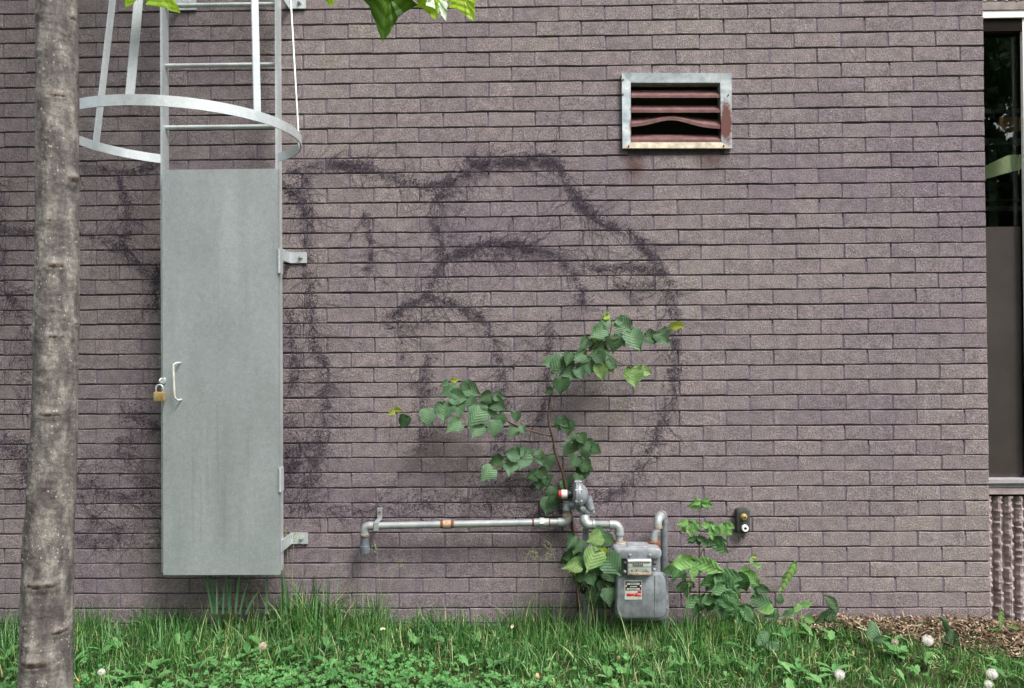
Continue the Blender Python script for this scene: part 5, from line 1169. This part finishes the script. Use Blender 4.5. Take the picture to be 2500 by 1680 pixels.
vf = [blades(30000, (-3.0, 2.75), (-1.15, -0.008), (0.05, 0.135), (0.0026, 0.0070), 1, hgt, 1.25, keepf=k1),
      blades(13000, (-3.0, 2.75), (-1.15, -0.008), (0.05, 0.14), (0.0035, 0.0085), 2, hgt, 2.4, keepf=k1),
      blades(1500, (-3.0, 1.1), (-0.5, -0.008), (0.14, 0.24), (0.0022, 0.0042), 3, None, 0.55, keepf=k1),
      blades(1500, (-3.0, 2.7), (-1.1, -0.05), (0.12, 0.22), (0.0014, 0.0022), 6, None, 0.7, keepf=k1, segs=5),
      blades(24000, (-4.2, 3.8), (-3.2, -1.15), (0.06, 0.11), (0.004, 0.007), 4, None, 0.8, segs=3, keepf=lambda x, y, q: (np.abs(x-mtree.location.x)+np.abs(y-TY)) > 0.1)]
vf2 = [v for v in vf if True]
V3, F3 = join(*vf2)
gr = link('grass', np_mesh('grass', V3, F3, M['grass'], True)); tag(gr, 'uncut green lawn grass with straw coloured blades below the wall', 'grass', kind='stuff')
# taller tufts against the wall: each its own thing
def tuft(name, label, cx, cy, n, rad, h, w, lean, mat, seed, segs=6, group=None, heads=0):
    q = np.random.RandomState(seed); a = q.rand(n)*6.283; rr_ = rad*np.sqrt(q.rand(n)); sx_ = cx+np.cos(a)*rr_*1.5; sy_ = np.minimum(cy+np.sin(a)*rr_*0.6, -0.015)
    V, F = blades(n, None, None, h, w, seed+1, None, lean, sx_, sy_, segs=segs)
    t = thing(name, label, 'grass tuft', (cx, cy, 0), group); o = link('blades', np_mesh('blades', V-np.array([cx, cy, 0]), F, mat, True), t); o['kind'] = 'stuff'
    if heads:
        mb = MB(); r = random.Random(seed)
        for _ in range(heads):
            x = cx+r.uniform(-rad, rad)*1.4; y = min(cy+r.uniform(-rad, rad)*0.5, -0.03); H = h[1]*r.uniform(0.9, 1.3); dx = r.uniform(-0.06, 0.06)
            pts = [Vector((x, y, 0)), Vector((x+dx*0.3, y, H*0.5)), Vector((x+dx, y-0.01, H)), Vector((x+dx*1.7, y-0.015, H*1.12))]; mb.tube(catmull(pts, 3), 0.0009, 4)
            for k in range(16):
                b0 = pts[2].lerp(pts[3], r.random()); dd = Vector((r.gauss(0, .010), r.gauss(0, .008), -abs(r.gauss(0.006, .008)))); c0 = b0+dd
                mb.tube([c0, c0+Vector((0, 0, -0.004)), c0+Vector((0, 0, -0.009))], [0.0005, 0.0019, 0.0004], 4)
        part('seed_heads', mb.V, mb.F, M['straw'], t)['kind'] = 'stuff'
    return t
M['straw'] = simple('straw_seed_heads', (0.26, 0.28, 0.15), 0.8, 0, 0.2, 60, 0.3)
def gx(px): return P(px, 1480, -0.08).x
tuft('tall_grass_tuft', 'tall grass tuft with arching blades right of the guard door foot', gx(755), -0.09, 300, 0.11, (0.14, 0.38), (0.004, 0.0095), 0.9, M['grass'], 21, heads=2)
tuft('tall_grass_tuft', 'grass tuft reaching up to the pipe end socket', gx(900), -0.09, 130, 0.06, (0.15, 0.34), (0.003, 0.0075), 0.7, M['grass'], 22, heads=2)
tuft('seeding_grass_tuft', 'thin seeding grass below the middle of the long pipe', gx(1320), -0.10, 80, 0.09, (0.12, 0.30), (0.0022, 0.004), 0.5, M['grass'], 23, heads=4)
tuft('seeding_grass_tuft', 'drooping seed headed grass just left of the bushy sapling', gx(1405), -0.22, 150, 0.09, (0.10, 0.24), (0.0025, 0.0045), 0.8, M['grass'], 24, heads=6)
tuft('grass_tuft', 'grass tuft under the creeper right of the meter', gx(1720), -0.25, 200, 0.12, (0.10, 0.24), (0.0025, 0.005), 0.7, M['grass'], 25, heads=2)
tuft('dry_grass_clump', 'straw coloured dead grass clump at the foot of the meter', gx(1540)-0.0, -0.36, 260, 0.06, (0.06, 0.15), (0.0022, 0.004), 1.6, M['straw'], 26)
tuft('grass_tuft', 'dark green grass tuft at the wall just right of the tree trunk', gx(225), -0.08, 70, 0.06, (0.10, 0.24), (0.003, 0.006), 0.35, M['grass'], 27)
tuft('grass_tuft', 'low green grass tuft by the dock leaf', gx(1895), -0.22, 170, 0.06, (0.05, 0.12), (0.003, 0.006), 0.8, M['grass'], 28)
tuft('low_wall_grass', 'low grass clump with dark blades under the left edge of the guard door', gx(430), -0.10, 160, 0.12, (0.08, 0.22), (0.003, 0.007), 0.8, M['grass'], 31)
tuft('low_wall_grass', 'low grass clump under the right half of the guard door', gx(630), -0.10, 200, 0.12, (0.10, 0.25), (0.004, 0.008), 0.8, M['grass'], 32)
# broad leaved weeds scattered flat in the lawn
q = np.random.RandomState(77); V = []; F = []
for _ in range(170):
    x = q.uniform(-2.4, 2.5); y = q.uniform(-1.1, -0.25)
    if in_mulch(np.array([x]), np.array([y]))[0]: continue
    for _k in range(q.randint(2, 5)):
        a = q.rand()*6.283; L = q.uniform(0.04, 0.085); w = L*q.uniform(0.13, 0.24); up = q.uniform(0.25, 0.95); n0 = len(V); d = np.array([math.cos(a), math.sin(a)]); e = np.array([-d[1], d[0]]); zz = float(ground_z(x, y))+0.025
        for i in range(7):
            t = i/6; ww = w*math.sin(math.pi*min(1, t*0.92+0.06))*(1+0.18*(-1)**i); r_ = L*t*math.cos(up*0.8*(1-t*0.5)); h_ = L*t*math.sin(up*(1-0.45*t))
            for sgn in (-1, 0, 1): V.append((x+d[0]*r_+e[0]*ww*sgn, min(y+d[1]*r_+e[1]*ww*sgn, -0.01), zz+h_+abs(sgn)*ww*0.35))
        for i in range(6):
            for k in range(2): F.append((n0+3*i+k, n0+3*i+k+1, n0+3*i+4+k, n0+3*i+3+k))
M['weed'] = leaf_mat('lawn_weed_leaf', (0.055, 0.165, 0.045), (0.15, 0.31, 0.11), 0.25, 0.5)
wd_ = link('lawn_weeds', new_mesh('lawn_weeds', V, F, M['weed'], True)); tag(wd_, 'broad dandelion and plantain leaves scattered through the lawn', 'weeds', kind='stuff')
# strap leaved plant under the door
sl_ = thing('strap_leaved_plant', 'clump of broad strap leaves rising under the guard door', 'plant', (gx(520), -0.11, 0))
for (u0, u1, v1, w) in ((520, 488, 1402, .012), (528, 500, 1405, .013), (530, 530, 1438, .010), (560, 548, 1400, .011), (560, 566, 1430, .010), (575, 590, 1405, .011), (545, 548, 1445, .009), (585, 610, 1440, .009), (650, 655, 1410, .011), (700, 690, 1405, .009), (600, 640, 1462, .009), (520, 560, 1470, .009)):
    Y = -0.11+rnd.uniform(-0.03, 0.03); a = P(u0, 1500, Y); e = P(u1, v1-30, Y-0.03); q = catmull([a, a.lerp(e, .5)+Vector(((u0-u1)*0.0002, 0, 0)), e], 5); V = []; F = []
    for i, p in enumerate(q):
        ww = w*0.5*(1-(i/(len(q)-1))**3)+0.0005; V += [p+Vector((-ww, 0, 0)), p+Vector((0, 0.0015, 0)), p+Vector((ww, -0.001, 0))]
    for i in range(len(q)-1):
        for k in range(2): F.append((3*i+k, 3*i+k+1, 3*i+4+k, 3*i+3+k))
    part('leaf', V, F, M['strap'], sl_, True)

# ------------------------------------------------------------------ clover
q = np.random.RandomState(8); n = 13000; x = q.uniform(-2.7, 1.6, n); y = q.uniform(-1.2, -0.35, n)
k = q.rand(n) < (clover_den(x, y)**1.5)*0.8*np.where(np.sin(x*6.1+1)*np.sin(y*11+x*3) > -0.35, 1, 0.25)+0.012; x = x[k]; y = y[k]; n = len(x)
z = ground_z(x, y)+q.uniform(0.02, 0.068, n)
V = []; F = []; base = 0
lf = np.array([(0, 0, 0), (0.5, -0.10, 0.45), (0.62, 0.0, 0.85), (0.30, 0.02, 1.05), (0.0, 0.05, 0.93), (-0.30, 0.02, 1.05), (-0.62, 0.0, 0.85), (-0.5, -0.10, 0.45)])  # across, up, along
Vc = np.zeros((n, 3, 8, 3)); s = q.uniform(0.0060, 0.0105, n); yaw = q.rand(n)*6.283; tx = q.uniform(-0.45, 0.45, n); ty = q.uniform(-0.65, 0.15, n)
for j in range(3):
    a = yaw+j*2.094; ax, ay = np.cos(a), np.sin(a)
    for vtx in range(8):
        ac, up, al = lf[vtx]; X = (ax*al-ay*ac)*s*1.3; Yv = (ay*al+ax*ac)*s*1.3; Z = up*s*1.3+0.12*al*s+0.25*abs(ac)*s
        Vc[:, j, vtx, 0] = x+X; Vc[:, j, vtx, 1] = y+Yv; Vc[:, j, vtx, 2] = z+Z+X*tx+Yv*-ty
fq = np.array([(0, 1, 2, 3), (0, 3, 4, 4), (0, 5, 6, 7), (0, 4, 5, 5)])
tri = np.array([(0, 1, 2), (0, 2, 3), (0, 3, 4), (0, 4, 5), (0, 5, 6), (0, 6, 7)])
Fc = (np.arange(n*3)*8)[:, None, None]+tri[None]
me = np_mesh('clover', Vc.reshape(-1, 3), Fc.reshape(-1, 3), M['clover'], True)
at = me.attributes.new('vein', 'FLOAT', 'POINT'); at.data.foreach_set('value', np.tile(np.array([.9, .2, 0, 0, .5, 0, 0, .2], np.float32), n*3))
cl = link('clover', me); tag(cl, 'patches of three leaved clover spreading through the lawn', 'clover', kind='stuff')

# ------------------------------------------------------------------ mulch / litter at the right
q = np.random.RandomState(9); n = 21000; x = q.uniform(1.05, 3.4, n); y = q.uniform(-0.62, -0.004, n)
k = in_mulch(x, y+q.normal(0, 0.03, n)); x = x[k]; y = y[k]; n = len(x); y = np.minimum(y, -0.012)
z = ground_z(x, y)+q.uniform(0, 0.022, n); L = q.uniform(0.004, 0.013, n)*(1+2.2*(q.rand(n) > .82)); w = q.uniform(0.0009, 0.0036, n); a = q.rand(n)*6.283; ti = q.normal(0, .45, n); ro = q.normal(0, .6, n)
V = np.zeros((n, 6, 3)); ca, sa = np.cos(a), np.sin(a)
for i, (t, s_, up) in enumerate(((-1, 0, 0), (-.4, 1, .15), (.5, .8, .25), (1, 0, 0), (.4, -1, .1), (-.5, -.9, .15))):
    V[:, i, 0] = x+ca*L*t-sa*w*s_; V[:, i, 1] = y+sa*L*t+ca*w*s_; V[:, i, 2] = z+np.sin(ti)*L*t+np.sin(ro)*w*s_+up*w+0.004
V[:, :, 1] = np.minimum(V[:, :, 1], -0.003)
F = (np.arange(n)*6)[:, None, None]+np.array([(0, 1, 4, 5), (1, 2, 3, 4)])[None]
m, nt, b = mat_base('bark_mulch', (0.2, 0.1, 0.05), 0.85, 0, 0.2)
c = ramp(nt, N(nt, 'ShaderNodeNewGeometry').outputs['Random Per Island'], [(0, (0.03, 0.018, 0.012)), (0.3, (0.11, 0.065, 0.042)), (0.6, (0.24, 0.16, 0.105)), (0.85, (0.36, 0.27, 0.19)), (1, (0.52, 0.44, 0.34))])
nt.links.new(c, b.inputs['Base Color'])
ml = link('mulch', np_mesh('mulch', V.reshape(-1, 3), F.reshape(-1, 4), m)); tag(ml, 'brown bark mulch and dry leaf litter along the wall base at right', 'mulch', kind='stuff')
# a few fallen bits in the grass
q = np.random.RandomState(19)
for i, (u, v, lab, col) in enumerate(((192, 1664, 'yellow fallen leaf scrap in the grass at the foot of the trunk', (0.5, 0.32, 0.10)), (1315, 1655, 'tan dry leaf scrap in the clover before the centre', (0.4, 0.26, 0.16)), (1248, 1534, 'pale dry petal in the grass under the long pipe', (0.7, 0.62, 0.52)), (1508, 1612, 'thin tan leaf scrap in the grass below the meter', (0.45, 0.28, 0.18)), (2085, 1600, 'tiny brown leaf scrap in the grass near the mulch', (0.35, 0.2, 0.12)))):
    p = P(u, v, -0.5); d = (p-CAM).normalized(); t = (0.07-CAM.z)/d.z; p = CAM+d*t
    mm = simple('dry_leaf_scrap_%d' % i if False else 'dry_leaf_scrap', col, 0.8, 0, 0.2, 80, 0.3)
    V = [(0, 0, 0), (0.006, -0.001, 0.004), (0.008, 0.001, 0.014), (0.003, 0.002, 0.021), (-0.004, 0, 0.016), (-0.006, -0.002, 0.006), (0.0, 0.003, 0.011)]
    o = link('leaf_scrap', new_mesh('leaf_scrap', V, [(0, 1, 6), (1, 2, 6), (2, 3, 6), (3, 4, 6), (4, 5, 6), (5, 0, 6)], mm), None, p, (q.uniform(-.8, .3), q.uniform(-.6, .6), q.rand()*6)); tag(o, lab, 'leaf scrap')

# ------------------------------------------------------------------ dandelion clocks and small pale blooms
M['fluff'] = simple('dandelion_fluff', (0.78, 0.76, 0.72), 0.9, 0, 0.1, 60, 0.1)
M['fluff_tan'] = simple('old_seed_head', (0.50, 0.42, 0.33), 0.9, 0, 0.1, 60, 0.25)
def dandelion(u, v, h, rad, label, mat='fluff', name='dandelion_clock', cat='dandelion', dens=230):
    d = (P(u, v, -0.5)-CAM).normalized(); t = (h-CAM.z)/d.z; c = CAM+d*t
    if c.y > -0.03: c = P(u, v, -0.1)
    r = random.Random(int(u)); base = Vector((c.x+r.uniform(-.02, .02), c.y+0.01, 0))
    th = thing(name, label, cat, tuple(base))
    MB().tube(catmull([base, base.lerp(c, .5)+Vector((.004, 0, 0)), c], 4), 0.0014, 6).build('stalk', M['stem_green'], th, True)
    mb = MB(); rr_ = rad*0.28; mb.lathe(c-Vector((0, 0, rr_)), (0, 0, 1), [(0, rr_*.3), (rr_*.5, rr_*.85), (rr_, rr_), (rr_*1.5, rr_*.85), (rr_*2, rr_*.3)], 8); core = mb.build('core', M['fluff_tan'], th, True)
    V = []; F = []
    for i in range(dens):
        zz = 1-2*(i+.5)/dens; a = i*2.39996; s = math.sqrt(1-zz*zz); dv = Vector((math.cos(a)*s, math.sin(a)*s, zz)); R_ = rad*r.uniform(.85, 1.05); e = c+dv*R_
        u1 = dv.orthogonal().normalized(); u2 = dv.cross(u1); n0 = len(V); V += [c+dv*rr_+u1*.0002, c+dv*rr_-u1*.0002, e+u1*.0002, e-u1*.0002]; F.append((n0, n0+1, n0+3, n0+2))
        for k in range(5):
            b_ = r.uniform(0, 6.28); t1 = e+(u1*math.cos(b_)+u2*math.sin(b_))*rad*.20+dv*rad*.05; nn = (u1*math.sin(b_)-u2*math.cos(b_))*.00035; n0 = len(V); V += [e, t1+nn, t1-nn]; F.append((n0, n0+1, n0+2))
    o = part('fluff', V, F, M[mat], th); o['kind'] = 'stuff'; return th
dandelion(2265, 1563, 0.10, 0.022, 'white dandelion clock in front of the mulch, nearest the wall')
dandelion(2185, 1567, 0.09, 0.015, 'thin tan dandelion clock left of the white one at the mulch edge', 'fluff_tan', dens=110)
dandelion(2050, 1647, 0.10, 0.018, 'white dandelion clock in the grass below the dark weed')
dandelion(2422, 1645, 0.11, 0.019, 'white dandelion clock near the bottom right corner, upper of two')
dandelion(2413, 1670, 0.09, 0.014, 'small white dandelion clock at the bottom right corner, lower of two', dens=150)
dandelion(642, 1577, 0.09, 0.0165, 'beige old seed head in the clover in front of the guard door', 'fluff_tan')
dandelion(248, 1640, 0.09, 0.013, 'pale ragged seed head just right of the trunk', dens=120)
def bloom(u, v, h, rad, label, col):
    d = (P(u, v, -0.5)-CAM).normalized(); t = (h-CAM.z)/d.z; c = CAM+d*t; th = thing('pale_bloom', label, 'flower', (c.x, c.y, 0))
    MB().tube([(c.x, c.y, 0), c], 0.0013, 6).build('stalk', M['stem_green'], th)
    mm = simple('bloom_petals', col, 0.7, 0, 0.2, 60, 0.15); V = []; F = []; r = random.Random(3)
    for k in range(9):
        a = k*.7; n0 = len(V); dx, dy = math.cos(a), math.sin(a); w = .35*rad
        V += [c, c+Vector((dx*rad*.6-dy*w, dy*rad*.6+dx*w, rad*.35)), c+Vector((dx*rad, dy*rad, rad*r.uniform(0, .5))), c+Vector((dx*rad*.6+dy*w, dy*rad*.6-dx*w, rad*.35))]; F.append((n0, n0+1, n0+2, n0+3))
    part('petals', V, F, mm, th)
bloom(935, 1537, 0.085, 0.014, 'small cream flower in the grass below the pipe end', (0.75, 0.66, 0.42))

# ------------------------------------------------------------------ trees across the lawn behind the camera (mirrored in the glass)
def crown_mesh(seed, Rr, H, n=5200):
    q = np.random.RandomState(seed); cl_ = q.normal(size=(70, 3)); cl_ /= np.linalg.norm(cl_, axis=1)[:, None]; cl_ *= (q.uniform(.35, 1, (70, 1))**.5)
    c = cl_[q.randint(0, 70, n)]+q.normal(0, .14, (n, 3)); c[:, 0] *= Rr; c[:, 1] *= Rr; c[:, 2] *= H
    u = q.normal(size=(n, 3)); u /= np.linalg.norm(u, axis=1)[:, None]; w = q.normal(size=(n, 3)); w -= (w*u).sum(1)[:, None]*u; w /= np.linalg.norm(w, axis=1)[:, None]; s = q.uniform(.08, .17, (n, 1))
    V = np.stack([c-u*s, c-w*s*.5, c+u*s, c+w*s*.5], 1).reshape(-1, 3); return np_mesh('crown', V, np.arange(n*4).reshape(-1, 4), M['leaf_dark'])
CM = [crown_mesh(41, 2.9, 4.4, 21000), crown_mesh(42, 2.7, 4.8, 21000)]
far_l = ['far left', 'second', 'third', 'fourth', 'fifth', 'sixth', 'far right']
for i, x in enumerate((-10.5, -6.6, -2.6, 1.4, 5.2, 8.6, 12.2)):
    y = -15.5-rnd.uniform(0, 2.0); th = thing('park_tree', 'leafy tree across the lawn behind the camera, %s from the left' % far_l[i] if 0 < i < 6 else 'leafy tree across the lawn behind the camera, at the %s' % far_l[i], 'tree', (x, y, 0), 'trees across the lawn')
    H = rnd.uniform(4.6, 5.4)
    MB().tube([(x, y, -0.1), (x+.05, y, 1.5), (x-.1, y, 3), (x, y+.1, H)], [.2, .15, .13, .06], 10).build('trunk', M['bark'], th, True)
    o = link('crown', CM[i % 2], th, (0, 0, H+1.6), (0, 0, rnd.uniform(0, 6))); o['kind'] = 'stuff' if False else 'part'
    del o['kind']
